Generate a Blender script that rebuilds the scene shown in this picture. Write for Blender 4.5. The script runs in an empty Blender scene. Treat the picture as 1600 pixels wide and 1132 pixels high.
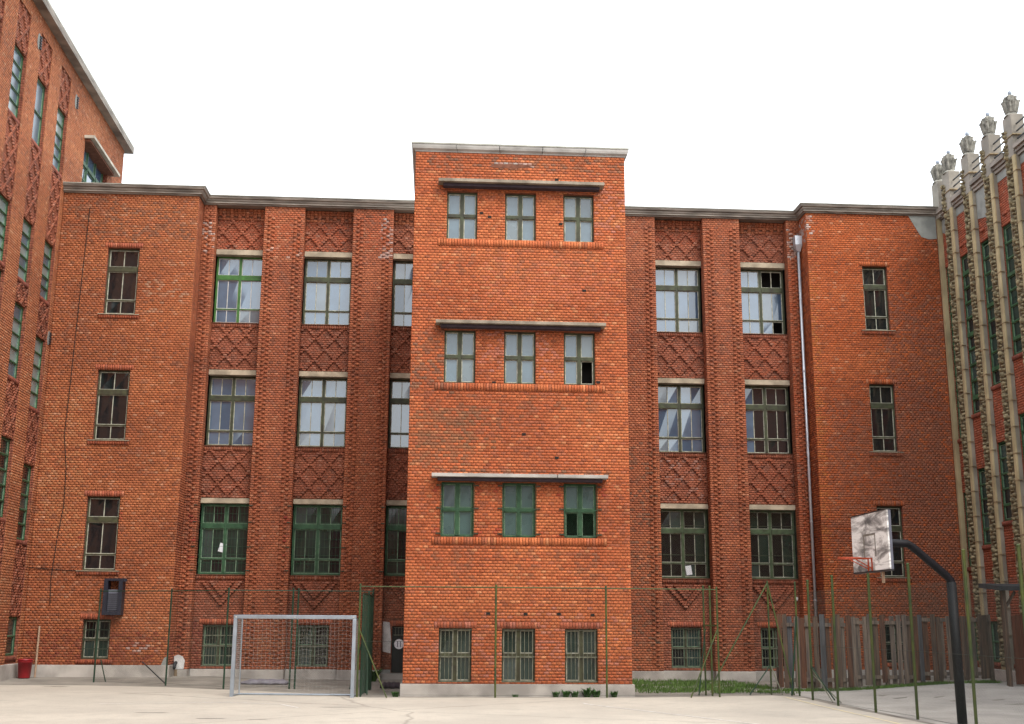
import bpy, math, random
import numpy as np
from mathutils import Vector, Matrix

random.seed(7); rng = np.random.default_rng(11)
R = math.radians
scene = bpy.context.scene
col = scene.collection

# ------------------------------------------------------------------ camera
CH = 1.84
cam_d = bpy.data.cameras.new('camera'); cam = bpy.data.objects.new('camera', cam_d); col.objects.link(cam)
cam_d.sensor_width = 36.0; cam_d.lens = 1832.1 / 1600 * 36.0
cam_d.clip_start = 0.1; cam_d.clip_end = 2000
PI_, YA, RO = R(12.4195), R(3.4882), R(0.36385)
fwd = Vector((math.sin(YA) * math.cos(PI_), math.cos(YA) * math.cos(PI_), math.sin(PI_)))
rgt = Vector((math.cos(YA), -math.sin(YA), 0)); upv = rgt.cross(fwd)
r2 = rgt * math.cos(RO) + upv * math.sin(RO); u2 = -rgt * math.sin(RO) + upv * math.cos(RO)
M = Matrix((r2, u2, -fwd)).transposed().to_4x4(); M.translation = (0, 0, CH)
cam.matrix_world = M
scene.camera = cam

# ------------------------------------------------------------------ world, sun, exposure
SUN_EL, SUN_AZ = R(50), R(152)          # azimuth of the sun, clockwise from +y: behind the viewer, to the right
world = bpy.data.worlds.new('World'); scene.world = world; world.use_nodes = True
wn = world.node_tree; wn.nodes.clear()
sky = wn.nodes.new('ShaderNodeTexSky'); sky.sky_type = 'NISHITA'; sky.sun_disc = False
sky.sun_elevation = SUN_EL; sky.sun_rotation = SUN_AZ; sky.air_density = 1.0; sky.dust_density = 4.0
bg1 = wn.nodes.new('ShaderNodeBackground'); bg1.inputs['Strength'].default_value = 0.05
bg2 = wn.nodes.new('ShaderNodeBackground'); bg2.inputs['Color'].default_value = (0.93, 0.97, 1.0, 1); bg2.inputs['Strength'].default_value = 1.15
add = wn.nodes.new('ShaderNodeAddShader'); wo = wn.nodes.new('ShaderNodeOutputWorld')
wn.links.new(sky.outputs[0], bg1.inputs[0]); wn.links.new(bg1.outputs[0], add.inputs[0])
wn.links.new(bg2.outputs[0], add.inputs[1]); wn.links.new(add.outputs[0], wo.inputs[0])
sd = bpy.data.lights.new('sun', 'SUN'); sd.energy = 1.3; sd.angle = R(25); sd.color = (1.0, 0.95, 0.88)
sun = bpy.data.objects.new('sun', sd); col.objects.link(sun)
sv = Vector((math.sin(SUN_AZ) * math.cos(SUN_EL), math.cos(SUN_AZ) * math.cos(SUN_EL), math.sin(SUN_EL)))
sun.rotation_euler = sv.to_track_quat('Z', 'Y').to_euler(); sun.location = sv * 80
vs = scene.view_settings; vs.view_transform = 'Standard'; vs.look = 'None'; vs.gamma = 1.0; vs.exposure = 0.85; vs.use_curve_mapping = False
scene.cycles.max_bounces = 6; scene.cycles.diffuse_bounces = 3; scene.cycles.glossy_bounces = 3

# ------------------------------------------------------------------ materials
MATS = {}
def principled(name):
    m = bpy.data.materials.new(name); m.use_nodes = True
    b = m.node_tree.nodes['Principled BSDF']; MATS[name] = m
    return m, m.node_tree, b
def mat(name, c, rough=0.7, var=0.25, scale=3.0, c2=None, spec=0.3, metal=0.0, bump=0.0, bscale=60.0, scale3=None, detail=5.0, lo=0.35, hi=0.65):
    """colour broken up by object-space noise, with fine relief"""
    m, nt, b = principled(name); N, L = nt.nodes, nt.links
    b.inputs['Roughness'].default_value = rough; b.inputs['Specular IOR Level'].default_value = spec; b.inputs['Metallic'].default_value = metal
    tc = N.new('ShaderNodeTexCoord'); mp = N.new('ShaderNodeMapping'); L.new(tc.outputs['Object'], mp.inputs[0])
    if scale3: mp.inputs['Scale'].default_value = scale3
    nz = N.new('ShaderNodeTexNoise'); nz.inputs['Scale'].default_value = scale; nz.inputs['Detail'].default_value = detail; L.new(mp.outputs[0], nz.inputs[0])
    rp = N.new('ShaderNodeValToRGB'); rp.color_ramp.elements[0].position = lo; rp.color_ramp.elements[1].position = hi
    d = c2 if c2 else tuple(x * (1 - var) for x in c)
    rp.color_ramp.elements[0].color = (*d, 1); rp.color_ramp.elements[1].color = (*c, 1)
    L.new(nz.outputs[0], rp.inputs[0]); L.new(rp.outputs[0], b.inputs['Base Color'])
    if bump:
        n2 = N.new('ShaderNodeTexNoise'); n2.inputs['Scale'].default_value = bscale; n2.inputs['Detail'].default_value = 3; L.new(mp.outputs[0], n2.inputs[0])
        bp = N.new('ShaderNodeBump'); bp.inputs['Strength'].default_value = bump; bp.inputs['Distance'].default_value = 0.01
        L.new(n2.outputs[0], bp.inputs['Height']); L.new(bp.outputs[0], b.inputs['Normal'])
    return m
def brick_mat():
    m, nt, b = principled('brick'); N, L = nt.nodes, nt.links
    a = N.new('ShaderNodeAttribute'); a.attribute_name = 'tint'
    tc = N.new('ShaderNodeTexCoord'); nz = N.new('ShaderNodeTexNoise'); nz.inputs['Scale'].default_value = 28; nz.inputs['Detail'].default_value = 4
    L.new(tc.outputs['Object'], nz.inputs[0])
    mr = N.new('ShaderNodeMapRange'); mr.inputs['From Min'].default_value = .3; mr.inputs['From Max'].default_value = .7; mr.inputs['To Min'].default_value = .72; mr.inputs['To Max'].default_value = 1.2
    L.new(nz.outputs[0], mr.inputs[0])
    mx = N.new('ShaderNodeMix'); mx.data_type = 'RGBA'; mx.blend_type = 'MULTIPLY'; mx.inputs['Factor'].default_value = 1
    L.new(a.outputs['Color'], mx.inputs['A']); L.new(mr.outputs[0], mx.inputs['B']); L.new(mx.outputs['Result'], b.inputs['Base Color'])
    b.inputs['Roughness'].default_value = .85; b.inputs['Specular IOR Level'].default_value = .2
    bp = N.new('ShaderNodeBump'); bp.inputs['Strength'].default_value = .4; bp.inputs['Distance'].default_value = .008
    L.new(nz.outputs[0], bp.inputs['Height']); L.new(bp.outputs[0], b.inputs['Normal'])
    return m
brick_mat()
def far_brick():
    """brickwork of walls outside the frame: too far off for single bricks"""
    m, nt, b = principled('far_brick'); N, L = nt.nodes, nt.links
    tc = N.new('ShaderNodeTexCoord'); sx = N.new('ShaderNodeSeparateXYZ'); L.new(tc.outputs['Object'], sx.inputs[0])
    ad = N.new('ShaderNodeMath'); L.new(sx.outputs[0], ad.inputs[0]); L.new(sx.outputs[1], ad.inputs[1])
    cb = N.new('ShaderNodeCombineXYZ'); L.new(ad.outputs[0], cb.inputs[0]); L.new(sx.outputs[2], cb.inputs[1])
    bt = N.new('ShaderNodeTexBrick'); bt.inputs['Scale'].default_value = 1; bt.inputs['Brick Width'].default_value = .13; bt.inputs['Row Height'].default_value = .075
    bt.inputs['Mortar Size'].default_value = .006; bt.inputs['Color1'].default_value = (.36, .11, .05, 1); bt.inputs['Color2'].default_value = (.22, .08, .05, 1); bt.inputs['Mortar'].default_value = (.10, .07, .05, 1)
    L.new(cb.outputs[0], bt.inputs[0]); L.new(bt.outputs[0], b.inputs['Base Color']); b.inputs['Roughness'].default_value = .9
far_brick()
mat('mortar', (.27, .10, .055), .95, .4, 8)
mat('mortar_dark', (.185, .075, .045), .95, .4, 8)
mat('stone', (.50, .46, .38), .85, .35, 2.2, bump=.3)
mat('canopy', (.33, .285, .22), .85, .5, 2.2, bump=.3)
mat('lintel', (.44, .37, .27), .85, .45, 2.5, bump=.3)
mat('cornice', (.31, .275, .235), .85, .55, 1.8, bump=.3, scale3=(.7, .7, 6))
mat('cornice_pale', (.42, .405, .375), .8, .4, 1.6, bump=.2, scale3=(1, 1, 2))
mat('flashing', (.56, .58, .51), .5, .35, 2.0, spec=.5)
mat('plinth', (.47, .44, .40), .9, .4, 1.6, bump=.4, bscale=30)
mat('render_patch', (.25, .26, .24), .9, .3, 3, bump=.5, bscale=25)
mat('white_plaster', (.66, .66, .64), .9, .3, 5, bump=.5, bscale=25)
mat('tan_stone', (.43, .35, .20), .85, .4, 2.5, bump=.4, bscale=30, scale3=(1, 1, .5))
mat('tan_stone_shade', (.33, .295, .235), .9, .4, 2.5, bump=.4, bscale=30, scale3=(1, 1, .5))  # tan stone greyed: shade of the pilaster sides put into the colour
mat('ornament_ground', (.13, .10, .06), .9, .5, 6)
mat('ornament', (.31, .255, .15), .9, .75, 9, bump=.6, bscale=40)
mat('finial', (.30, .29, .25), .9, .6, 6, bump=.6, bscale=35)
mat('attic_stone', (.29, .265, .225), .9, .3, 2, bump=.3)
mat('ball', (.30, .35, .42), .4, .3, 5, spec=.5)
mat('band_iron', (.36, .28, .17), .7, .4, 5)
mat('iron', (.025, .026, .03), .55, .3, 8, spec=.4)
mat('shade_and_cable', (.02, .018, .016), .95, .3, 3)  # near-black: painted shade of rooms and holes, also plain black cable
mat('frame_green', (.052, .064, .027), .55, .6, 5, c2=(.028, .027, .015), spec=.35)
mat('frame_bright', (.048, .155, .026), .5, .4, 5, spec=.35)
mat('frame_olive', (.066, .068, .032), .6, .6, 6, c2=(.032, .028, .016), spec=.3)
mat('frame_mid', (.085, .135, .065), .55, .5, 5, c2=(.045, .06, .03), spec=.35)
mat('frame_pine', (.040, .115, .052), .55, .5, 5, spec=.35)
mat('sash_pale', (.46, .46, .38), .55, .5, 9, c2=(.24, .24, .17), spec=.35)
mat('sash_white', (.55, .55, .52), .5, .3, 9, spec=.35)
mat('sash_green', (.20, .31, .20), .55, .5, 9, spec=.35)
mat('guard_green', (.026, .085, .042), .55, .3, 6)
mat('guard_dark', (.035, .05, .03), .6, .4, 6)
mat('grille', (.20, .21, .15), .6, .5, 9)
def court_mat():
    m, nt, b = principled('court'); N, L = nt.nodes, nt.links
    tc = N.new('ShaderNodeTexCoord'); out = None
    prev = N.new('ShaderNodeRGB'); prev.outputs[0].default_value = (.485, .445, .375, 1); prev = prev.outputs[0]
    for sc, lo, hi, c, f, st in ((.35, .38, .60, (.40, .365, .31), .8, 1), (2.2, .50, .68, (.37, .34, .29), .55, 1), (9, .55, .70, (.36, .33, .28), .5, 1), (45, .56, .66, (.30, .275, .24), .5, 1), (70, .60, .68, (.62, .58, .50), .5, 1)):
        nz = N.new('ShaderNodeTexNoise'); nz.inputs['Scale'].default_value = sc; nz.inputs['Detail'].default_value = 6; L.new(tc.outputs['Object'], nz.inputs[0])
        mr = N.new('ShaderNodeMapRange'); mr.inputs['From Min'].default_value = lo; mr.inputs['From Max'].default_value = hi; mr.inputs['To Max'].default_value = f; L.new(nz.outputs[0], mr.inputs[0])
        mx = N.new('ShaderNodeMix'); mx.data_type = 'RGBA'; mx.inputs['B'].default_value = (*c, 1); L.new(prev, mx.inputs['A']); L.new(mr.outputs[0], mx.inputs['Factor']); prev = mx.outputs['Result']
    vo = N.new('ShaderNodeTexVoronoi'); vo.feature = 'DISTANCE_TO_EDGE'; vo.inputs['Scale'].default_value = .16; L.new(tc.outputs['Object'], vo.inputs[0])
    nw = N.new('ShaderNodeTexNoise'); nw.inputs['Scale'].default_value = 1.3; nw.inputs['Detail'].default_value = 6; L.new(tc.outputs['Object'], nw.inputs[0])
    mw = N.new('ShaderNodeMix'); mw.data_type = 'RGBA'; mw.inputs['Factor'].default_value = .25; L.new(tc.outputs['Object'], mw.inputs['A']); L.new(nw.outputs['Color'], mw.inputs['B']); L.new(mw.outputs['Result'], vo.inputs[0])
    mr = N.new('ShaderNodeMapRange'); mr.inputs['From Min'].default_value = .0; mr.inputs['From Max'].default_value = .006; mr.inputs['To Min'].default_value = .55; mr.inputs['To Max'].default_value = 0; L.new(vo.outputs['Distance'], mr.inputs[0])
    mx = N.new('ShaderNodeMix'); mx.data_type = 'RGBA'; mx.inputs['B'].default_value = (.20, .18, .155, 1); L.new(prev, mx.inputs['A']); L.new(mr.outputs[0], mx.inputs['Factor'])
    L.new(mx.outputs['Result'], b.inputs['Base Color']); b.inputs['Roughness'].default_value = .93; b.inputs['Specular IOR Level'].default_value = .2
court_mat()
mat('court_worn', (.34, .315, .275), .92, .2, 3, bump=.3)
mat('asphalt', (.27, .25, .215), .93, .35, 1.1, bump=.5, bscale=60, detail=9)
mat('slab', (.40, .38, .345), .92, .25, .8, bump=.4, bscale=60, detail=9)
mat('goal_metal', (.36, .42, .48), .38, .2, 3, spec=.5, metal=.55)
mat('net', (.40, .40, .38), .8, .3, 20)
mat('post_green', (.075, .092, .022), .6, .45, 4, c2=(.035, .058, .024), scale3=(1, 1, .6))
mat('post_dark', (.018, .05, .028), .55, .4, 5)
mat('wire', (.05, .065, .05), .6, .3, 9)
mat('pole_black', (.006, .006, .009), .6, .4, 6, spec=.25)
mat('rim_orange', (.42, .060, .018), .45, .3, 12)
mat('zinc', (.55, .58, .62), .35, .2, 3, metal=.6, spec=.5)
mat('red_plastic', (.30, .012, .018), .45, .2, 4, spec=.5)
mat('cabinet', (.020, .021, .034), .5, .3, 6)
mat('cabinet_panel', (.14, .15, .19), .4, .25, 6, spec=.5)
mat('paper', (.80, .82, .86), .8, .05, 3)
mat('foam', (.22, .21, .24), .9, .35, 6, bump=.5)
mat('sack_and_shade', (.055, .04, .05), .8, .3, 6)  # dark sack; also the painted shade under the tower canopies
mat('timber_brown', (.13, .062, .036), .9, .5, 3.5, c2=(.05, .030, .024), bump=.7, bscale=30, scale3=(6, 6, .35))
mat('timber_blue', (.10, .10, .105), .9, .5, 3.5, c2=(.045, .045, .05), bump=.7, bscale=30, scale3=(6, 6, .35))
mat('timber', (.135, .088, .06), .9, .5, 3.5, c2=(.055, .042, .036), bump=.7, bscale=30, scale3=(6, 6, .35))
mat('timber_grey', (.185, .145, .11), .9, .4, 3.5, c2=(.08, .066, .06), bump=.7, bscale=30, scale3=(6, 6, .35))
mat('timber_red', (.115, .040, .022), .8, .45, 3.5, bump=.6, bscale=30, scale3=(6, 6, .35))
mat('roof_felt', (.040, .040, .045), .9, .3, 6)
mat('wood_bare', (.36, .25, .17), .8, .3, 5, scale3=(5, 5, .5))
mat('door', (.020, .021, .022), .6, .3, 6)
mat('roof', (.22, .21, .20), .9, .3, 1)
mat('leaf', (.050, .135, .022), .6, .5, 9, c2=(.022, .065, .012), spec=.25)
mat('grass', (.105, .19, .040), .65, .5, 3, c2=(.060, .105, .026), spec=.2)
mat('mark_white', (.74, .73, .70), .85, .3, 7, c2=(.58, .55, .50))
mat('mark_yellow', (.66, .56, .32), .85, .3, 6, c2=(.55, .50, .38))
mat('stain', (.22, .20, .17), .9, .3, 8)
mat('rust_stain', (.27, .20, .13), .9, .3, 8)
def board_mat():
    m, nt, b = principled('board_white'); N, L = nt.nodes, nt.links
    tc = N.new('ShaderNodeTexCoord'); mp = N.new('ShaderNodeMapping'); mp.inputs['Scale'].default_value = (1.0, .75, 2.6); L.new(tc.outputs['Object'], mp.inputs[0])
    nz = N.new('ShaderNodeTexNoise'); nz.inputs['Scale'].default_value = 1.7; nz.inputs['Detail'].default_value = 8; nz.inputs['Roughness'].default_value = .68; nz.inputs['Distortion'].default_value = .6; L.new(mp.outputs[0], nz.inputs[0])
    rp = N.new('ShaderNodeValToRGB'); e = rp.color_ramp.elements
    e[0].position = .36; e[0].color = (.10, .10, .10, 1); e[1].position = .57; e[1].color = (.82, .82, .80, 1)
    q = e.new(.46); q.color = (.34, .33, .32, 1)
    L.new(nz.outputs[0], rp.inputs[0]); L.new(rp.outputs[0], b.inputs['Base Color']); b.inputs['Roughness'].default_value = .7
board_mat()
def glass(name, base, rough=.03, ior=2.0, wav=.0):
    m, nt, b = principled(name); N, L = nt.nodes, nt.links
    b.inputs['Base Color'].default_value = (*base, 1); b.inputs['Roughness'].default_value = rough; b.inputs['IOR'].default_value = ior; b.inputs['Specular IOR Level'].default_value = .5
    tc = N.new('ShaderNodeTexCoord'); nz = N.new('ShaderNodeTexNoise'); nz.inputs['Scale'].default_value = 2.5; nz.inputs['Detail'].default_value = 3; L.new(tc.outputs['Object'], nz.inputs[0])
    mr = N.new('ShaderNodeMapRange'); mr.inputs['To Min'].default_value = max(.0, rough - .02); mr.inputs['To Max'].default_value = rough + .08; L.new(nz.outputs[0], mr.inputs[0]); L.new(mr.outputs[0], b.inputs['Roughness'])
    mx = N.new('ShaderNodeMix'); mx.data_type = 'RGBA'; mx.inputs['A'].default_value = (*[x * .6 for x in base], 1); mx.inputs['B'].default_value = (*[x * 1.3 for x in base], 1)
    L.new(nz.outputs[0], mx.inputs['Factor']); L.new(mx.outputs['Result'], b.inputs['Base Color'])
    bp = N.new('ShaderNodeBump'); bp.inputs['Strength'].default_value = .02; bp.inputs['Distance'].default_value = .01; L.new(nz.outputs[0], bp.inputs['Height']); L.new(bp.outputs[0], b.inputs['Normal'])
glass('glass_sky', (.07, .125, .19), .03, 2.1)  # blue base colour paints the tint of reflected sky into the pane
glass('glass_clear', (.012, .014, .015), .02, 1.85)
glass('glass_frost', (.075, .125, .155), .22, 1.8)
glass('glass_green', (.012, .030, .024), .08, 1.6)
glass('glass_teal', (.05, .10, .095), .25, 1.6)
glass('glass_pale', (.20, .26, .25), .20, 1.7)
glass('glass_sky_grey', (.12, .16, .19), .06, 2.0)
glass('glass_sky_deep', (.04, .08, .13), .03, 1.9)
glass('glass_frost_pale', (.11, .155, .17), .25, 1.8)
glass('glass_frost_dim', (.05, .085, .10), .15, 1.8)
glass('glass_teal_dim', (.030, .055, .050), .12, 1.7)
glass('glass_dark', (.010, .011, .012), .06, 1.5)

# ------------------------------------------------------------------ helpers
ORG = {}
def root(name, loc, label, cat, group=None, kind=None):
    o = bpy.data.objects.new(name, None); o.empty_display_size = .3; col.objects.link(o); o.location = loc; ORG[o.name] = np.array(loc, float)
    tag(o, label, cat, group, kind); return o
def tag(o, label=None, cat=None, group=None, kind=None):
    if label: o['label'] = label
    if cat: o['category'] = cat
    if group: o['group'] = group
    if kind: o['kind'] = kind
    return o
class Fr:
    """a wall plane: O + U*u + Z*z + N*d"""
    def __init__(s, O, U, N): s.O = np.array(O, float); s.U = np.array(U, float); s.N = np.array(N, float)
    def p(s, u, z, d=0.): return s.O + s.U * u + s.N * d + np.array((0, 0, z))
XY = Fr((0, 0, 0), (1, 0, 0), (0, -1, 0))
class MB:
    def __init__(s): s.v = []; s.f = []
    def box(s, x0, x1, y0, y1, z0, z1): return s.hexa([(x0, y0, z0), (x1, y0, z0), (x1, y1, z0), (x0, y1, z0), (x0, y0, z1), (x1, y0, z1), (x1, y1, z1), (x0, y1, z1)])
    def hexa(s, p):
        n = len(s.v); s.v += [tuple(map(float, q)) for q in p]
        s.f += [tuple(n + i for i in q) for q in ((0, 3, 2, 1), (4, 5, 6, 7), (0, 1, 5, 4), (1, 2, 6, 5), (2, 3, 7, 6), (3, 0, 4, 7))]; return s
    def fb(s, fr, u0, u1, z0, z1, d0, d1):
        # d1 nearer the viewer than d0
        P = fr.p
        if np.cross(fr.U, (0, 0, 1)).dot(fr.N) < 0: u0, u1 = u1, u0
        return s.hexa([P(u0, z0, d1), P(u1, z0, d1), P(u1, z0, d0), P(u0, z0, d0), P(u0, z1, d1), P(u1, z1, d1), P(u1, z1, d0), P(u0, z1, d0)])
    def quad(s, a, b, c, d):
        n = len(s.v); s.v += [tuple(map(float, q)) for q in (a, b, c, d)]; s.f.append((n, n + 1, n + 2, n + 3)); return s
    def tube(s, pts, r, n=8, cap=True, r1=None):
        pts = [np.array(p, float) for p in pts]; rings = []
        for i, p in enumerate(pts):
            t = (pts[min(i + 1, len(pts) - 1)] - pts[max(i - 1, 0)]); t /= np.linalg.norm(t)
            a = np.cross(t, (0, 0, 1.) if abs(t[2]) < .9 else (1., 0, 0)); a /= np.linalg.norm(a); b = np.cross(t, a)
            rr = r if r1 is None else r + (r1 - r) * i / (len(pts) - 1)
            k = len(s.v); s.v += [tuple(p + rr * (a * math.cos(2 * math.pi * j / n) + b * math.sin(2 * math.pi * j / n))) for j in range(n)]; rings.append(k)
        for k, l in zip(rings, rings[1:]): s.f += [(k + (j + 1) % n, k + j, l + j, l + (j + 1) % n) for j in range(n)]
        if cap: s.f.append(tuple(rings[0] + j for j in range(n))); s.f.append(tuple(rings[-1] + n - 1 - j for j in range(n)))
        return s
    def bar(s, a, b, w, h=None):
        """square bar between two points"""
        a = np.array(a, float); b = np.array(b, float); t = b - a; t /= np.linalg.norm(t); h = h or w
        x = np.cross(t, (0, 0, 1.) if abs(t[2]) < .95 else (0, 1., 0)); x /= np.linalg.norm(x); y = np.cross(x, t)
        x *= w / 2; y *= h / 2
        return s.hexa([a - x - y, a + x - y, b + x - y, b - x - y, a - x + y, a + x + y, b + x + y, b - x + y])
    def lathe(s, c, prof, n=16, lob=None):
        c = np.array(c, float); rings = []
        for r, z in prof:
            k = len(s.v); rings.append(k)
            for j in range(n):
                a = 2 * math.pi * j / n; rr = r * (lob(a, z) if lob else 1)
                s.v.append((c[0] + rr * math.cos(a), c[1] + rr * math.sin(a), c[2] + z))
        for k, l in zip(rings, rings[1:]): s.f += [(k + j, k + (j + 1) % n, l + (j + 1) % n, l + j) for j in range(n)]
        s.f.append(tuple(rings[0] + n - 1 - j for j in range(n))); s.f.append(tuple(rings[-1] + j for j in range(n)))
        return s
    def prism(s, pts2, fr, d0, d1):
        """outline (u,z) on a wall plane, given counter-clockwise as seen from outside"""
        n = len(s.v); m = len(pts2)
        s.v += [tuple(fr.p(u, z, d1)) for u, z in pts2] + [tuple(fr.p(u, z, d0)) for u, z in pts2]
        s.f.append(tuple(n + i for i in range(m))); s.f.append(tuple(n + m + m - 1 - i for i in range(m)))
        s.f += [(n + (i + 1) % m, n + i, n + m + i, n + m + (i + 1) % m) for i in range(m)]
        return s
    def build(s, name, m, parent=None, smooth=False, bevel=0):
        org = ORG[parent.name] if parent else np.zeros(3)
        me = bpy.data.meshes.new(name); me.from_pydata([tuple(np.array(q) - org) for q in s.v], [], s.f)
        me.materials.append(MATS[m]); me.update()
        if smooth: me.polygons.foreach_set('use_smooth', [True] * len(me.polygons))
        o = bpy.data.objects.new(name, me); col.objects.link(o)
        if parent: o.parent = parent
        ORG[o.name] = org
        if bevel:
            md = o.modifiers.new('bevel', 'BEVEL'); md.width = bevel; md.segments = 2; md.limit_method = 'ANGLE'
        return o
def solo(mb, name, m, base, label, cat, group=None, kind=None, smooth=False):
    """a thing that is one mesh, its origin at its base"""
    b = np.array(base, float); mb.v = [tuple(np.array(q) - b) for q in mb.v]
    o = mb.build(name, m, None, smooth); o.location = base; ORG[o.name] = b
    return tag(o, label, cat, group, kind)
def vnoise(x, y, seed=0):
    x = np.asarray(x, float) + seed * 17.3; y = np.asarray(y, float) + seed * 9.7
    xi = np.floor(x).astype(np.int64); yi = np.floor(y).astype(np.int64); fx = x - xi; fy = y - yi
    fx = fx * fx * (3 - 2 * fx); fy = fy * fy * (3 - 2 * fy)
    def h(a, b):
        n = np.sin(a * 127.1 + b * 311.7 + seed * 74.7) * 43758.5453
        return n - np.floor(n)
    return (h(xi, yi) * (1 - fx) + h(xi + 1, yi) * fx) * (1 - fy) + (h(xi, yi + 1) * (1 - fx) + h(xi + 1, yi + 1) * fx) * fy

# ---- bricks: header bond, every brick its own box, proud of a recessed mortar sheet
CO, HD = .075, .13
PAL = {  # base, alternate, dark, pale
    'tower': ((.405, .100, .040), (.455, .135, .052), (.285, .092, .052), (.52, .21, .10)),
    'main':  ((.300, .088, .045), (.335, .106, .050), (.205, .080, .052), (.40, .17, .10)),
    'panel': ((.270, .085, .050), (.295, .096, .053), (.190, .080, .056), (.35, .16, .11)),
    'wing_left': ((.310, .090, .039), (.350, .114, .046), (.215, .084, .050), (.42, .20, .12)),
    'wing_right': ((.340, .078, .027), (.375, .098, .034), (.225, .070, .036), (.42, .18, .10)),
    'left':  ((.345, .112, .052), (.390, .145, .066), (.255, .105, .062), (.45, .23, .135)),
    'right': ((.300, .075, .038), (.280, .075, .042), (.185, .064, .044), (.34, .15, .10)),
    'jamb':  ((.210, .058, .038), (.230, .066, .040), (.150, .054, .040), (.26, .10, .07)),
    'soldier': ((.34, .090, .044), (.29, .078, .046), (.22, .074, .050), (.42, .16, .09)),
}
class Bricks:
    def __init__(s, seed=0): s.b = []; s.mb = MB(); s.seed = seed; s.stains = []
    def sheet(s, fr, u0, u1, z0, z1, holes=(), d=0.):
        us = sorted({u0, u1} | {min(max(h[i], u0), u1) for h in holes for i in (0, 1)}); zs = sorted({z0, z1} | {min(max(h[i], z0), z1) for h in holes for i in (2, 3)})
        for a, b in zip(us, us[1:]):
            for c, e in zip(zs, zs[1:]):
                mu, mz = (a + b) / 2, (c + e) / 2
                if any(h[0] < mu < h[1] and h[2] < mz < h[3] for h in holes): continue
                P = [fr.p(a, c, d), fr.p(b, c, d), fr.p(b, e, d), fr.p(a, e, d)]
                if np.cross(fr.U, (0, 0, 1)).dot(fr.N) < 0: P.reverse()
                s.mb.quad(*P)
    def add(s, fr, u0, u1, z0, z1, proud, pal): s.b.append((fr, u0, u1, z0, z1, proud, pal))
    def wall(s, fr, u0, u1, z0, z1, holes=(), pal='main', proud=.006, pfun=None, bed=None, sheet=True):
        if sheet: s.sheet(fr, 0. if u0 == .012 else u0, u1, z0, z1, holes)
        for k in range(int(math.floor(z0 / CO)), int(math.ceil(z1 / CO))):
            a, b = max(k * CO + .005, z0), min((k + 1) * CO - .005, z1)
            if b - a < .012: continue
            cuts = sorted({a, b} | {h[i] for h in holes for i in (2, 3) if a + .008 < h[i] < b - .008})
            for c, e in zip(cuts, cuts[1:]):
                iv = [(u0, u1)]
                for h in holes:
                    if h[2] < e - .004 and h[3] > c + .004:
                        iv = [q for x, y in iv for q in ((x, min(y, h[0])), (max(x, h[1]), y)) if q[1] - q[0] > .01]
                for x, y in iv:
                    off = (k % 2) * HD / 2
                    n0 = math.ceil((x - off + .035) / HD); n1 = math.floor((y - off - .035) / HD)
                    ed = [x] + [off + n * HD for n in range(n0, n1 + 1)] + [y]
                    for i, j in zip(ed, ed[1:]):
                        pr = proud
                        if pfun: pr = pfun((i + j) / 2, k, proud)
                        s.b.append((fr, i + (.005 if i > x else 0), j - (.005 if j < y else 0), c, e, pr + random.uniform(-.003, .003), pal))
    def soldiers(s, fr, u0, u1, z0, z1, pal='soldier', proud=.012, w=.075):
        n = max(1, round((u1 - u0) / w)); st = (u1 - u0) / n
        for i in range(n): s.b.append((fr, u0 + i * st + .005, u0 + (i + 1) * st - .005, z0, z1, proud + random.uniform(-.004, .004), pal))
    def build(s, parent, mortar='mortar', wall_name='wall'):
        w = s.mb.build(wall_name, mortar, parent)
        n = len(s.b); org = ORG[parent.name]
        O = np.array([b[0].O for b in s.b]); U = np.array([b[0].U for b in s.b]); Nn = np.array([b[0].N for b in s.b])
        u0, u1, z0, z1, pr = [np.array([b[i] for b in s.b]) for i in (1, 2, 3, 4, 5)]
        Z = np.array([0, 0, 1.])
        V = np.empty((n, 8, 3))
        flip = (np.cross(U, Z) * Nn).sum(1) < 0
        ua = np.where(flip, u1, u0); ub = np.where(flip, u0, u1)
        for i, (uu, zz, dd) in enumerate(((ua, z0, pr), (ub, z0, pr), (ub, z1, pr), (ua, z1, pr), (ua, z0, -.02 + 0 * pr), (ub, z0, -.02 + 0 * pr), (ub, z1, -.02 + 0 * pr), (ua, z1, -.02 + 0 * pr))):
            V[:, i] = O + U * uu[:, None] + Nn * dd[:, None] + Z * zz[:, None] - org
        q = np.array([[0, 1, 2, 3], [4, 5, 1, 0], [5, 6, 2, 1], [6, 7, 3, 2], [7, 4, 0, 3]])
        Fc = (np.arange(n)[:, None, None] * 8 + q[None]).reshape(-1)
        me = bpy.data.meshes.new('bricks'); me.vertices.add(n * 8); me.vertices.foreach_set('co', V.reshape(-1))
        me.loops.add(n * 20); me.loops.foreach_set('vertex_index', Fc.astype(np.int32))
        me.polygons.add(n * 5); me.polygons.foreach_set('loop_start', (np.arange(n * 5) * 4).astype(np.int32))
        me.update(calc_edges=True); me.materials.append(MATS['brick'])
        # colour of each brick
        C = np.array([PAL[b[6]] for b in s.b]); uc, zc = (u0 + u1) / 2, (z0 + z1) / 2
        wx = (O + U * uc[:, None]); wu = wx[:, 0] + wx[:, 1] * .7
        n1 = vnoise(wu * .55, zc * .9, s.seed + 1); n2 = vnoise(wu * 1.9, zc * 3.2, s.seed + 2); kc = np.floor(zc / CO); n3 = vnoise(wu * 1.1 + kc * 37.7, kc * 13.1 + .37, s.seed + 3)
        r = rng.random(n); r2 = rng.random(n)
        pat = .40 * n1 + .20 * n2 + .40 * n3
        t = np.clip((pat - .35) * 2.2 + (r2 - .5) * .5, 0, 1)[:, None]
        c = C[:, 0] * (1 - t) + C[:, 1] * t
        pd = np.clip(.07 + .55 * np.clip(.50 - pat, 0, 1) * 2.0, .04, .45)
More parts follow.
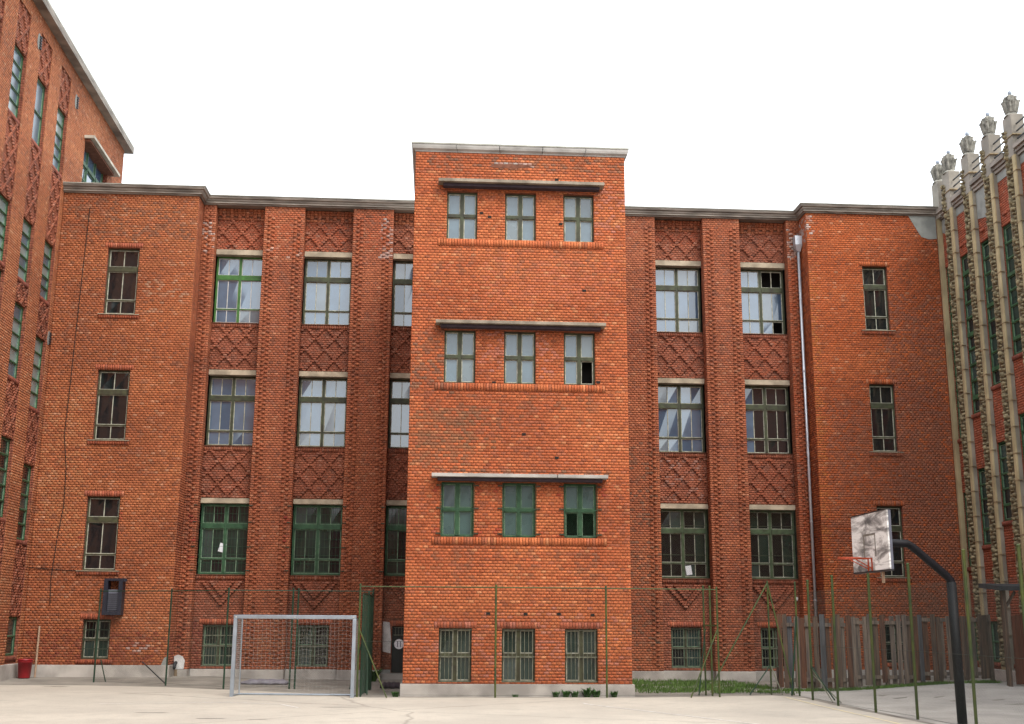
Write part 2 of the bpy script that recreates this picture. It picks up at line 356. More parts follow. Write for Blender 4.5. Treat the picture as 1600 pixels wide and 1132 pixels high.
        dark = (r < pd)[:, None]; c = np.where(dark, (C[:, 2] * (.8 + .5 * r2[:, None])) * .6 + c * .4, c)
        pale = ((r > .955) | ((r > .80) & (n3 > .74)))[:, None]; kp = .2 + .55 * r2[:, None]; c = np.where(pale, C[:, 3] * kp + c * (1 - kp), c)
        c = c * (1 + rng.normal(0, .105, (n, 1))) * (.86 + .28 * n1[:, None])
        for fr, a, b2, c0, c1, colr, pb, soft in s.stains:
            same = np.array([x[0] is fr for x in s.b])
            ins = same & (uc > a) & (uc < b2) & (zc > c0) & (zc < c1)
            edge = np.minimum(np.minimum(uc - a, b2 - uc) / max(b2 - a, .01), np.minimum(zc - c0, c1 - zc) / max(c1 - c0, .01)) * 2
            hit = ins & (rng.random(n) < pb * np.clip(edge * soft + .25 * (soft < 50), 0, 1))
            k = rng.random(n)[:, None] * .5 + .22
            c = np.where(hit[:, None], c * (1 - k) + np.array(colr) * k, c)
        c = np.clip(c * np.array((.98, 1.04, 1.03)), .005, .9)
        at = me.color_attributes.new('tint', 'FLOAT_COLOR', 'POINT')
        cc = np.ones((n, 8, 4)); cc[:, :, :3] = c[:, None, :]; at.data.foreach_set('color', cc.reshape(-1))
        o = bpy.data.objects.new('bricks', me); col.objects.link(o); o.parent = w; o['kind'] = 'stuff'; ORG[o.name] = org
        return w
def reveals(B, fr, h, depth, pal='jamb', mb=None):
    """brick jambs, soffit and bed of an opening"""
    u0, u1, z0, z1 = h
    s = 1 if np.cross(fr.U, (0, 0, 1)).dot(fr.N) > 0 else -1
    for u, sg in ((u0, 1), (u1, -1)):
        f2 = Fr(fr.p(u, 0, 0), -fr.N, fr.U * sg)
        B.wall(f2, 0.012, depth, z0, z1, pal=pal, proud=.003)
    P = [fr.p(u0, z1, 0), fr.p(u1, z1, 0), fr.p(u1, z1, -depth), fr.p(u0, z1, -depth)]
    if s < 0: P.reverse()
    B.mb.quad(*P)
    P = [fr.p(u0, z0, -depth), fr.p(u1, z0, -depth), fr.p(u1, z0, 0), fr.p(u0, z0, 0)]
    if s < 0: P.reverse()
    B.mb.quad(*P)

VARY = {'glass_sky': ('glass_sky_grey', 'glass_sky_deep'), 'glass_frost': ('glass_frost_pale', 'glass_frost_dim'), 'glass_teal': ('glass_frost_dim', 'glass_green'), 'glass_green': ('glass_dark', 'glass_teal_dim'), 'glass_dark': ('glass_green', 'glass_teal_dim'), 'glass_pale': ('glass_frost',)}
# ---- windows: frame > sashes, panes
def window(bld, fr, u0, u1, z0, z1, d, cols=2, rows=((0, .20), (.215, .66), (.735, 1.0)), split=True, fm='frame_green', sm='sash_pale', gl='glass_sky', fw=.06, mw=.085, sw=.024, label=None, openp=(), name='window', glf=None):
    """d: depth of the frame's face behind the wall plane"""
    W, H = u1 - u0, z1 - z0; f = MB()
    f.fb(fr, u0, u0 + fw, z0, z1, -d - .10, -d); f.fb(fr, u1 - fw, u1, z0, z1, -d - .10, -d)
    f.fb(fr, u0 + fw, u1 - fw, z0, z0 + fw, -d - .10, -d - .004); f.fb(fr, u0 + fw, u1 - fw, z1 - fw, z1, -d - .10, -d - .004)
    iu0, iu1, iz0, iz1 = u0 + fw, u1 - fw, z0 + fw, z1 - fw; ih = iz1 - iz0
    cw = (iu1 - iu0 - mw * (cols - 1)) / cols
    cs = [(iu0 + i * (cw + mw), iu0 + i * (cw + mw) + cw) for i in range(cols)]
    for i in range(cols - 1): f.fb(fr, cs[i][1], cs[i + 1][0], iz0, iz1, -d - .10, -d + .012)
    rz = [(iz0 + a * ih, iz0 + b * ih) for a, b in rows]
    for (a, b), (c, e) in zip(rz, rz[1:]):
        for x, y in cs: f.fb(fr, x, y, b, c, -d - .10, -d + (.03 if c - b > .06 else .006))
    fo = f.build(name, fm, bld, bevel=0)
    if label: fo['label'] = label
    for ci, (x, y) in enumerate(cs):
        for ri, (a, b) in enumerate(rz):
            op = (ci, ri) in openp
            s = MB(); e0, e1 = -d - .07, -d - .022
            s.fb(fr, x, x + sw, a, b, e0, e1); s.fb(fr, y - sw, y, a, b, e0, e1); s.fb(fr, x + sw, y - sw, a, a + sw, e0, e1); s.fb(fr, x + sw, y - sw, b - sw, b, e0, e1)
            cx = (x + y) / 2
            if split: s.fb(fr, cx - sw * .5, cx + sw * .5, a + sw, b - sw, e0, e1 - .003)
            s.build('sash', sm, fo)
            halves = ((x + sw, cx - sw * .5), (cx + sw * .5, y - sw)) if split else ((x + sw, y - sw),)
            for hi, (p, q) in enumerate(halves):
                if op and (not split or hi in op_half(openp, ci, ri)): continue
                t = [random.uniform(-.007, .007) for _ in range(4)]; dd = -d - .045
                g = MB(); P = fr.p; zz0, zz1 = a + sw, b - sw
                if np.cross(fr.U, (0, 0, 1)).dot(fr.N) < 0: p, q = q, p
                g.hexa([P(p, zz0, dd + t[0]), P(q, zz0, dd + t[1]), P(q, zz0, dd - .012), P(p, zz0, dd - .012), P(p, zz1, dd + t[2]), P(q, zz1, dd + t[3] - 0), P(q, zz1, dd - .012), P(p, zz1, dd - .012)])
                gm_ = glf(ci, ri, hi) if glf else gl
                if gm_ in VARY and random.random() < .35: gm_ = random.choice(VARY[gm_])
                g.build('pane', gm_, fo)
    return fo
def op_half(openp, ci, ri): return openp[(ci, ri)] if isinstance(openp, dict) else (0, 1)
def bars(bld_or_win, fr, u0, u1, z0, z1, d, nv, hz=(), r=.008, m='grille', name='grille'):
    b = MB()
    for i in range(nv):
        u = u0 + (i + .5) / nv * (u1 - u0); b.tube([fr.p(u, z0, d), fr.p(u, z1, d)], r, 5, False)
    for z in hz: b.fb(fr, u0 - .01, u1 + .01, z - .012, z + .012, d - .012, d - .004)
    return b.build(name, m, bld_or_win)
def meshwires(mb, P0, P1, z0, z1, sp=.06, r=.0014, zf=None):
    """chain-link: two families of diagonal wires clipped to the panel"""
    P0 = np.array(P0, float); P1 = np.array(P1, float); L = np.linalg.norm(P1[:2] - P0[:2]); H = z1 - z0
    for sg in (1, -1):
        c = -H
        while c < L:
            a0, a1 = max(c, 0), min(c + H, L)
            if a1 - a0 > .01:
                t0, t1 = a0 - c, a1 - c
                if sg < 0: t0, t1 = H - t0, H - t1
                A = P0 + (P1 - P0) * a0 / L; Bq = P0 + (P1 - P0) * a1 / L
                mb.tube([(A[0], A[1], z0 + t0), (Bq[0], Bq[1], z0 + t1)], r, 3, False)
            c += sp
def flatgrid(mb, fr, u0, u1, z0, z1, d, sp=.05, r=.0016):
    for sg in (1, -1):
        L, H = u1 - u0, z1 - z0; c = -H
        while c < L:
            a0, a1 = max(c, 0), min(c + H, L)
            if a1 - a0 > .01:
                t0, t1 = a0 - c, a1 - c
                if sg < 0: t0, t1 = H - t0, H - t1
                mb.tube([fr.p(u0 + a0, z0 + t0, d), fr.p(u0 + a1, z0 + t1, d)], r, 3, False)
            c += sp
def cornice(bld, path, prof, seg, m, gap=.006, name='cornice_block', flash=None, closed_ends=True):
    """profile (outward d, z) swept along a plan polyline with mitres, cut into blocks"""
    P = [np.array(p, float) for p in path]; n = len(P)
    nor = []
    for a, b in zip(P, P[1:]):
        t = (b - a) / np.linalg.norm(b - a); nor.append(np.array((t[1], -t[0])))       # right-hand side of travel is outside
    def off(i, d):
        if i == 0: return P[0] + nor[0] * d
        if i == n - 1: return P[-1] + nor[-1] * d
        a, b = nor[i - 1], nor[i]; k = (a + b) / (1 + a.dot(b)); return P[i] + k * d
    for i in range(n - 1):
        L = np.linalg.norm(P[i + 1] - P[i]); k = max(1, round(L / seg))
        for j in range(k):
            t0 = j / k + (gap / L if j else 0); t1 = (j + 1) / k
            mb = MB(); r0, r1 = [], []
            for d, z in prof:
                A, Bq = off(i, d), off(i + 1, d)
                r0.append((*(A + (Bq - A) * t0), z)); r1.append((*(A + (Bq - A) * t1), z))
            m0 = len(prof); mb.v = [tuple(map(float, q)) for q in r0 + r1]
            mb.f = [(q, m0 + q, m0 + (q + 1) % m0, (q + 1) % m0) for q in range(m0)] + [tuple(range(m0)), tuple(m0 + m0 - 1 - q for q in range(m0))]
            mb.build(name, m, bld)
def sst(a, b, x):
    t = min(max((x - a) / (b - a), 0), 1); return t * t * (3 - 2 * t)
def gh(x, y):
    return .10 * sst(34.6, 36.6, y) * sst(-4, -8, x) + .20 * sst(10.5, 15, x) * sst(27, 31.5, y)

# ================================================================== SETTING
def ground_mesh():
    xs = np.concatenate([np.linspace(-900, -40, 8), np.arange(-36, 37, 1.), np.linspace(40, 900, 8)]); ys = np.concatenate([np.linspace(-900, -40, 8), np.arange(-36, 60, 1.), np.linspace(64, 900, 8)])
    v = [(x, y, gh(x, y)) for y in ys for x in xs]; nx = len(xs)
    f = [(j * nx + i, j * nx + i + 1, (j + 1) * nx + i + 1, (j + 1) * nx + i) for j in range(len(ys) - 1) for i in range(nx - 1)]
    mb = MB(); mb.v = v; mb.f = f; o = mb.build('ground', 'asphalt'); o['kind'] = 'structure'
ground_mesh()
def flat(name, pts, z, m):
    mb = MB(); mb.v = [(x, y, z) for x, y in pts]; mb.f = [tuple(range(len(pts)))]
    o = mb.build(name, m); o['kind'] = 'structure'; return o
flat('court', [(-12.2, -20), (9.15, -20), (9.15, 22), (9.02, 27), (9.1, 29.6), (8.6, 30.6), (7.2, 30.2), (5.0, 29.65), (1.5, 29.5), (-1.6, 29.4), (-3.2, 31.0), (-5.7, 32.5), (-7.6, 33.7), (-9.7, 34.3), (-12.2, 34.4)], .005, 'court')
def strip(name, pts, w, z, m):
    mb = MB(); pts = [np.array(p, float) for p in pts]
    for a, b in zip(pts, pts[1:]):
        t = (b - a) / np.linalg.norm(b - a); n = np.array((-t[1], t[0])) * w / 2
        mb.quad((*(a - n), z), (*(b - n), z), (*(b + n), z), (*(a + n), z))
    o = mb.build(name, m); o['kind'] = 'structure'
strip('court_marking', [(3.35, 27.6), (3.42, 27.2), (5.95, 22.0), (7.5, 18.5)], .05, .010, 'mark_white')
strip('court_marking', [(8.72, 30.0), (8.62, 27), (8.60, 22), (8.6, 10)], .07, .010, 'mark_yellow')
strip('court_marking', [(-7.3, 27.0), (-4.6, 27.6), (-3.4, 27.0), (-2.9, 26.0)], .05, .010, 'mark_white')
# concrete yard beyond the side fence
def yard():
    mb = MB(); xs = np.arange(9.3, 16.7, .5); ys = np.arange(-20, 33.1, .5)
    for x in xs:
        for y in ys: mb.quad(*[(a, b, gh(a, b) + .004) for a, b in ((x, y), (min(x + .5, 16.6), y), (min(x + .5, 16.6), y + .5), (x, y + .5))])
    o = mb.build('pavement', 'slab'); o['kind'] = 'structure'
yard()
def blot(x, y, rx, ry, m, n=18, name='stain_patch', z=.010):
    mb = MB(); mb.v = [(x + rx * math.cos(2 * math.pi * i / n) * random.uniform(.7, 1.1), y + ry * math.sin(2 * math.pi * i / n) * random.uniform(.7, 1.1), z) for i in range(n)]
    mb.f = [tuple(range(n))]; o = mb.build(name, m); o['kind'] = 'structure'
blot(-10.25, 33.65, .40, .10, 'stain')
for x, y, a, b in ((-4.2, 23.2, .35, .05), (-3.3, 23.0, .25, .04), (-2.1, 26.2, .5, .05), (-5.6, 24.6, .4, .05)): blot(x, y, a, b, 'court_worn')

# ================================================================== SCHOOL BUILDING (recessed range, tower, two end blocks)
YB, YP, YW, YT = 38.25, 37.85, 37.05, 30.0
TX0, TX1 = -.82, 4.88
WLX, WRX = -8.08, 12.2
LX, RX = -12.43, 16.7
school = root('school_building', (2.0, YP, 0), 'long red brick school building with a flat-fronted tower projecting from its middle', 'building')
fT = Fr((0, YT, 0), (1, 0, 0), (0, -1, 0)); fTl = Fr((TX0, YT, 0), (0, 1, 0), (-1, 0, 0)); fTr = Fr((TX1, YT, 0), (0, 1, 0), (1, 0, 0))
fP = Fr((0, YP, 0), (1, 0, 0), (0, -1, 0)); fB = Fr((0, YB, 0), (1, 0, 0), (0, -1, 0)); fW = Fr((0, YW, 0), (1, 0, 0), (0, -1, 0))

# ---- tower
TH = 14.29
tw = {1: (11.81, 13.16), 2: (7.88, 9.30), 3: (3.90, 5.29), 4: (.33, 1.635)}
tx = [(.045, .87), (1.615, 2.455), (3.195, 4.03)]
th = [(a, b, z0, z1) for (z0, z1) in tw.values() for a, b in tx]
bT = Bricks(3)
bT.wall(fT, TX0, TX1, .30, TH, holes=th + [(a - .13, b + .13, 1.635, 1.80) for a, b in tx] + [(-.19, 4.285, z - .20, z - .005) for z in (11.81, 7.88, 3.90)], pal='tower', sheet=False)
bT.sheet(fT, TX0, TX1, .30, TH, th)
bT.wall(fTl, .012, 8.2, .30, TH, pal='tower'); bT.wall(fTr, .012, 8.2, .30, TH, pal='tower')
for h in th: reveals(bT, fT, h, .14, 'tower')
for a, b in tx: bT.soldiers(fT, a - .12, b + .12, 1.64, 1.795)
for z in (11.81, 7.88, 3.90): bT.soldiers(fT, -.185, 4.28, z - .195, z - .01, pal='tower', proud=.028)
pale_, dirt, redp, rose = (.52, .46, .40), (.13, .085, .06), (.25, .024, .022), (.42, .16, .12)
S = bT.stains
S += [(fT, TX0, TX1, 13.75, 14.2, dirt, .45, 3), (fT, 1.1, 2.4, 13.86, 14.02, (.36, .33, .31), .9, 8), (fT, -.8, .4, 7.6, 9.4, dirt, .5, 3), (fT, -.8, .9, 5.6, 7.3, (.20, .10, .055), .6, 3), (fT, -.6, 1.6, 6.0, 7.2, (.17, .09, .05), .45, 3), (fT, TX0, TX1, .3, 2.2, rose, .25, 3), (fT, .9, 3.2, 8, 9.4, rose, .35, 3), (fT, 3.0, TX1, 12.0, 13.4, rose, .35, 3), (fT, -.3, 4.4, 5.50, 5.62, dirt, .6, 9), (fT, 1.0, 4.7, 10.0, 11.4, (.44, .13, .07), .5, 3)]
for a, b in tx:
    for z in (11.6, 7.67, 3.69):
        for u in (a - .12, b - .1, (a + b) / 2): q = random.uniform(.06, .14); S.append((fT, u - q, u + q, z - random.uniform(.5, 1.3), z, (.22, .09, .05), .5, 4))
    for u in (a - .2, b + .07):
        for z in (5.02, 4.02): S.append((fT, u, u + .13, z - .10, z + .12, redp, .75, 99))
bT.build(school, 'mortar', 'tower_wall')
# putlog holes, missing bricks: their inner shade painted as black blocks
for u, z in ((3.02, 13.57), (.98, 12.55), (3.12, 12.3), (3.75, 10.45), (2.15, 6.55), (3.0, 5.95), (4.1, 7.96), (1.36, 7.9), (1.27, 2.0), (2.21, 1.99), (3.05, 2.0), (3.9, 1.98), (1.2, 12.45)):
    MB().fb(fT, u - .05, u + .05, z - .035, z + .03, -.001, .0135).build('putlog_hole', 'shade_and_cable', school)
MB().prism([(1.12, 13.90), (1.3, 13.86), (1.9, 13.855), (2.35, 13.91), (2.2, 13.96), (1.7, 13.975), (1.35, 13.96)], fT, -.002, .0115).build('broken_patch', 'mortar_dark', school)
def tower_win(i, row, **k):
    a, b = tx[i]; z0, z1 = tw[row]
    return window(school, fT, a, b, z0, z1, .12, 2, ((0, .47), (.54, 1.0)), False, fw=.045, mw=.10, sw=.022, **k)
for i in range(3):
    tower_win(i, 1, fm='frame_green', sm='sash_pale', gl='glass_frost')
    tower_win(i, 2, fm='frame_green', sm='sash_pale', gl='glass_frost', openp={(1, 0): (0,)} if i == 2 else (), label='window with its lower right casement standing open' if i == 2 else None)
    w = tower_win(i, 3, fm='frame_pine', sm='sash_green', gl='glass_teal', openp={(0, 0): (0,), (1, 0): (0,)} if i == 2 else (), label='window with green wire guard and both lower casements open' if i == 2 else None)
    a, b = tx[i]; g = MB(); flatgrid(g, fT, a - .01, b + .01, 3.93, 5.26, .035, .05, .0016)
    for z in (3.95, 4.6, 5.24): g.tube([fT.p(a - .01, z, .035), fT.p(b + .01, z, .035)], .007, 5, False)
    for u in (a - .01, b + .01): g.tube([fT.p(u, 3.93, .035), fT.p(u, 5.26, .035)], .007, 5, False)
    g.build('wire_guard', 'guard_green', w)
    for z in (3.98, 4.62, 5.20):
        for u, e in ((a - .13, a - .005), (b + .005, b + .13)): MB().fb(fT, u, e, z - .013, z + .013, .016, .045).build('bracket', 'guard_dark', w)
    w = tower_win(i, 4, fm='frame_olive', sm='sash_pale', gl='glass_green')
    bars(w, fT, a + .01, b - .01, .335, 1.63, -.05, 8, (.36, .95, 1.60), .007)
# open casements: the sash swung inwards, a near-black sheet standing in for room shade
mb = MB(); mb.fb(fT, TX0 + .3, TX1 - .3, .3, 14.0, -.62, -.60); mb.build('inner_wall', 'shade_and_cable', school)
# canopies over the window rows
for z, m, t in ((13.40, 'canopy', .085), (9.49, 'canopy', .085), (5.475, 'cornice_pale', .085)):
    segs = ((-.19, 4.28),) if z > 6 else ((-.21, 2.98), (3.0, 4.29))
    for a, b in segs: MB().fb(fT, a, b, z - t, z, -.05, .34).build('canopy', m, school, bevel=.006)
    MB().fb(fT, -.06, 4.16, z - t - .085, z - t - .003, -.05, .22).build('canopy_soffit', 'sack_and_shade', school)  # dark block paints the shade under the canopy
# ---- recessed range
BAYS = [(-7.65, -6.04), (-4.71, -3.08), (-1.73, -.15), (7.17, 8.83), (10.10, 11.75)]
ROWS = [(11.42, 13.77, 13.95), (7.31, 9.65, 9.82), (3.20, 5.45, 5.61)]
ZT = 15.40
def diaper(u, k, pr, u0, k0, inv=False):
    j0 = round(u0 / (HD / 2)); i = round(u / (HD / 2)) - j0
    if (j0 + k0) % 2 == 0: k0 += 1
    if (i + k - k0) % 10 == 0 or (i - k + k0) % 10 == 0: return .052
    return pr
bM = Bricks(5)
piers = [(WLX, -7.65), (-6.04, -4.71), (-3.08, -1.73), (5.0, 7.17), (8.83, 10.10), (11.75, WRX)]
for a, b in piers:
    bM.wall(fP, a, b, .30, ZT, pal='main')
    for k in range(int(.5 / CO), int(15.1 / CO)):
        z = k * CO
        cols_ = []
        if a not in (WLX, 5.0): cols_ += [(a + .17, 0), (a + .30, 1)]
        if b != WRX: cols_ += [(b - .17, 0), (b - .30, 1)]
        if b == WRX: cols_ = [(a + .17, 0), (a + .30, 1)]
        for u, par in cols_:
            if k % 2 == par: bM.add(fP, u - .050, u + .050, z + .004, z + .071, .034, 'main')
bM.sheet(fP, -.15, 5.0, .30, ZT)
for a, b in BAYS:
    # bay sides
    for u, sg in ((a, 1), (b, -1)):
        bM.wall(Fr((u, YP, 0), (0, 1, 0), (sg, 0, 0)), .012, .40, .30, ZT, pal='main', proud=.003)
    uc = (a + b) / 2; holes = [(a, b, z0 - .15, z2) for z0, z1, z2 in ROWS]
    base = (uc - .5, uc + .5, .40, 1.65) if uc > -2 and uc < 0 else (uc - .5, uc + .5, .37, 1.65)
    if -2 < uc < 0: base = (-1.42, -.45, .20, 1.63)
    holes2 = holes + [base, (base[0] - .12, base[1] + .12, base[3], base[3] + .18)]
    k0 = round(ROWS[0][2] / CO)
    bM.sheet(fB, a, b, .30, ZT, holes + [base])
    for zz0, zz1 in ((13.95, 15.0), (9.82, 11.27), (5.61, 7.16)):
        kk = round((zz0 + zz1) / 2 / CO); bM.wall(fB, a, b, zz0, zz1, pal='panel', pfun=lambda u, k, pr, kk=kk: diaper(u, k, pr, uc, kk), sheet=False)
    def vee(u, k, pr):
        j0 = round(uc / (HD / 2)); kk = round(2.15 / CO); kk += (j0 + kk + 1) % 2; i = abs(round(u / (HD / 2)) - j0); j = k - kk
        if j >= 0 and i <= 11 and i in (j, j - 4) and k * CO < 2.97: return .078
        return pr
    bM.wall(fB, a, b, .30, 3.05, holes=holes2, pal='panel', pfun=vee, sheet=False)
    # corbel courses under the cornice
    for q, (z, pr) in enumerate(((15.0, .05), (15.075, .08), (15.15, .05), (15.225, .09), (15.30, .14))):
        for n in range(int((b - a) / HD) + 1):
            u = a + n * HD
            if q != 1 or n % 2: bM.add(fB, u + .004, min(u + HD - .004, b), z, z + .068, pr, 'main')
    bM.soldiers(fB, base[0] - .11, base[1] + .11, base[3] + .005, base[3] + .175)
    for z0, z1, z2 in ROWS: bM.soldiers(fB, a + .01, b - .01, z0 - .15, z0 - .02, 'panel', .045)
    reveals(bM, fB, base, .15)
S = bM.stains
S += [(fP, -8.08, -7.65, 13.6, 14.9, (.46, .38, .35), .45, 2), (fP, -2.2, -1.73, 13.5, 15.1, (.48, .38, .35), .5, 2), (fP, -6.04, -4.7, 13.6, 13.95, (.5, .33, .27), .25, 5), (fP, -3.08, -1.73, 13.9, 15.3, (.38, .085, .035), .6, 3), (fP, -6.04, -4.71, 13.6, 15.3, (.38, .085, .035), .6, 3), (fP, 8.83, 10.1, 13.5, 15.3, (.34, .09, .04), .5, 3),
      (fP, 11.75, 12.2, 13.9, 15.1, (.44, .37, .34), .5, 2), (fP, 11.75, 12.2, .3, 14, (.34, .066, .022), .7, 9), (fP, 5, 7.17, .3, 8, dirt, .25, 3), (fB, -7.65, -6.04, 13.9, 15, (.34, .075, .035), .6, 3), (fB, -4.71, -3.08, 13.9, 15, (.36, .08, .035), .6, 3), (fB, 7.17, 8.83, 14.5, 15, (.34, .075, .035), .6, 3), (fB, 10.1, 11.75, 9.8, 11.3, (.32, .078, .036), .5, 3), (fB, 10.1, 11.75, 5.6, 7.2, (.30, .075, .036), .45, 3), (fB, 7.17, 8.83, 5.6, 7.2, (.32, .18, .15), .2, 3),
      (fP, -6.04, -4.71, .3, 2.0, (.36, .15, .08), .35, 3), (fP, -8.08, -7.6, .3, 1.6, (.18, .04, .026), .4, 3), (fB, -7.65, -7.2, .3, 1.8, (.16, .035, .026), .6, 4)]
for a, b in BAYS[:3]:
    for z in (4.9, 4.3, 3.7): S.append((fP, a - .22, a + .0, z - .12, z + .15, redp, .35, 99))
bM.build(school, 'mortar_dark', 'wall')
for a, b in BAYS:
    for z0, z1, z2 in ROWS:
        MB().fb(fB, a + .01, b - .01, z1, z2, -.30, .05).build('lintel', 'lintel', school, bevel=.008)
        MB().fb(fB, a + .005, b - .005, z0 - .02, z0, -.20, .075).build('window_sill', 'mortar_dark', school)
def glf_rb2(c, r, h): return 'glass_sky' if c == 0 and h == 0 else 'glass_clear'  # blue-tinted glass painted in where the sky would mirror
for bi, (a, b) in enumerate(BAYS):
    for ri, (z0, z1, z2) in enumerate(ROWS):
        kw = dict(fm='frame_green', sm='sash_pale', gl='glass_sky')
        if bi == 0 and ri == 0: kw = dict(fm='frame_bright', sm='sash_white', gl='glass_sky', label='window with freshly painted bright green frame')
        if bi == 4 and ri == 0: kw['openp'] = {(1, 2): (0, 1), (1, 0): (1,)}; kw['label'] = 'window with two small casements open on its right side'
        if bi == 4 and ri == 1: kw['glf'] = glf_rb2
        if ri == 2: kw = dict(fm='frame_pine' if bi < 3 else 'frame_mid', sm='sash_green' if bi < 3 else 'sash_pale', gl='glass_green' if bi < 3 else 'glass_dark')
        w = window(school, fB, a + .012, b - .012, z0, z1, .20, 2, **kw)
        if ri == 2:
            g = MB(); u0, u1 = a + .02, b - .02
            if bi < 3:
                for n in range(13): u = u0 + (n + .5) / 13 * (u1 - u0); g.tube([fB.p(u, z0 + .02, .02), fB.p(u, z1 - .02, .02)], .0042, 4, False)
                for n in range(9): z = z0 + .1 + n * .26; g.tube([fB.p(u0, z, .02), fB.p(u1, z, .02)], .0045, 4, False)
            else:
                flatgrid(g, fB, u0, u1, z0 + .02, z1 - .02, .02, .055, .0018)
                for z in (z0 + .75, z1 - .55, z1 - .03, z0 + .03): g.tube([fB.p(u0, z, .02), fB.p(u1, z, .02)], .008, 4, False)
                for u in (u0, (u0 + u1) / 2, u1): g.tube([fB.p(u, z0 + .03, .02), fB.p(u, z1 - .03, .02)], .008, 4, False)
            g.build('wire_guard', 'guard_green' if bi < 3 else 'frame_green', w)
            if bi < 3:
                for z in (z0 + .12, z0 + .85, z1 - .62, z1 - .10):
                    for u, e in ((a - .12, a - .004), (b + .004, b + .12)): MB().fb(fP, u, e, z - .013, z + .013, .017, .04).build('bracket', 'guard_dark', w)
    uc = (a + b) / 2
    if -2 < uc < 0: continue
    w = window(school, fB, uc - .5, uc + .5, .37, 1.65, .13, 2, ((0, .48), (.52, 1.0)), False, fm='frame_olive', sm='sash_green', gl='glass_dark' if uc > 0 else 'glass_green', fw=.05, mw=.08)
    bars(w, fB, uc - .49, uc + .49, .375, 1.645, -.06, 11, (.40, .70, 1.0, 1.32, 1.62), .006)
# cellar door beside the tower
dr = MB(); dr.fb(fB, -1.42, -.45, .20, 1.63, -.14, -.09)
for u in (-1.38, -.97): dr.fb(fB, u, u + .36, .26, .85, -.09, -.075); dr.fb(fB, u, u + .36, .92, 1.30, -.09, -.075)
dr = dr.build('door', 'door', school); bars(dr, fB, -1.36, -.5, 1.34, 1.60, -.07, 9, (1.36, 1.59), .006)
MB().fb(fB, -1.03, -.99, .75, .9, -.075, -.03).build('handle', 'zinc', dr)
MB().prism([(-1.70, .85), (-1.45, .80), (-1.44, 1.2), (-1.50, 1.75), (-1.72, 1.78)], fB, -.002, .016).build('plaster_patch', 'white_plaster', school)
MB().fb(fB, -.15 + .002, 7.17, .3, 15.3, -1.0, -.9).build('inner_wall', 'shade_and_cable', school)
for a, b in BAYS: MB().fb(fB, a - .3, b + .3, .35, 14.0, -.92, -.90).build('inner_wall', 'shade_and_cable', school)  # black sheets painted in place of unlit rooms

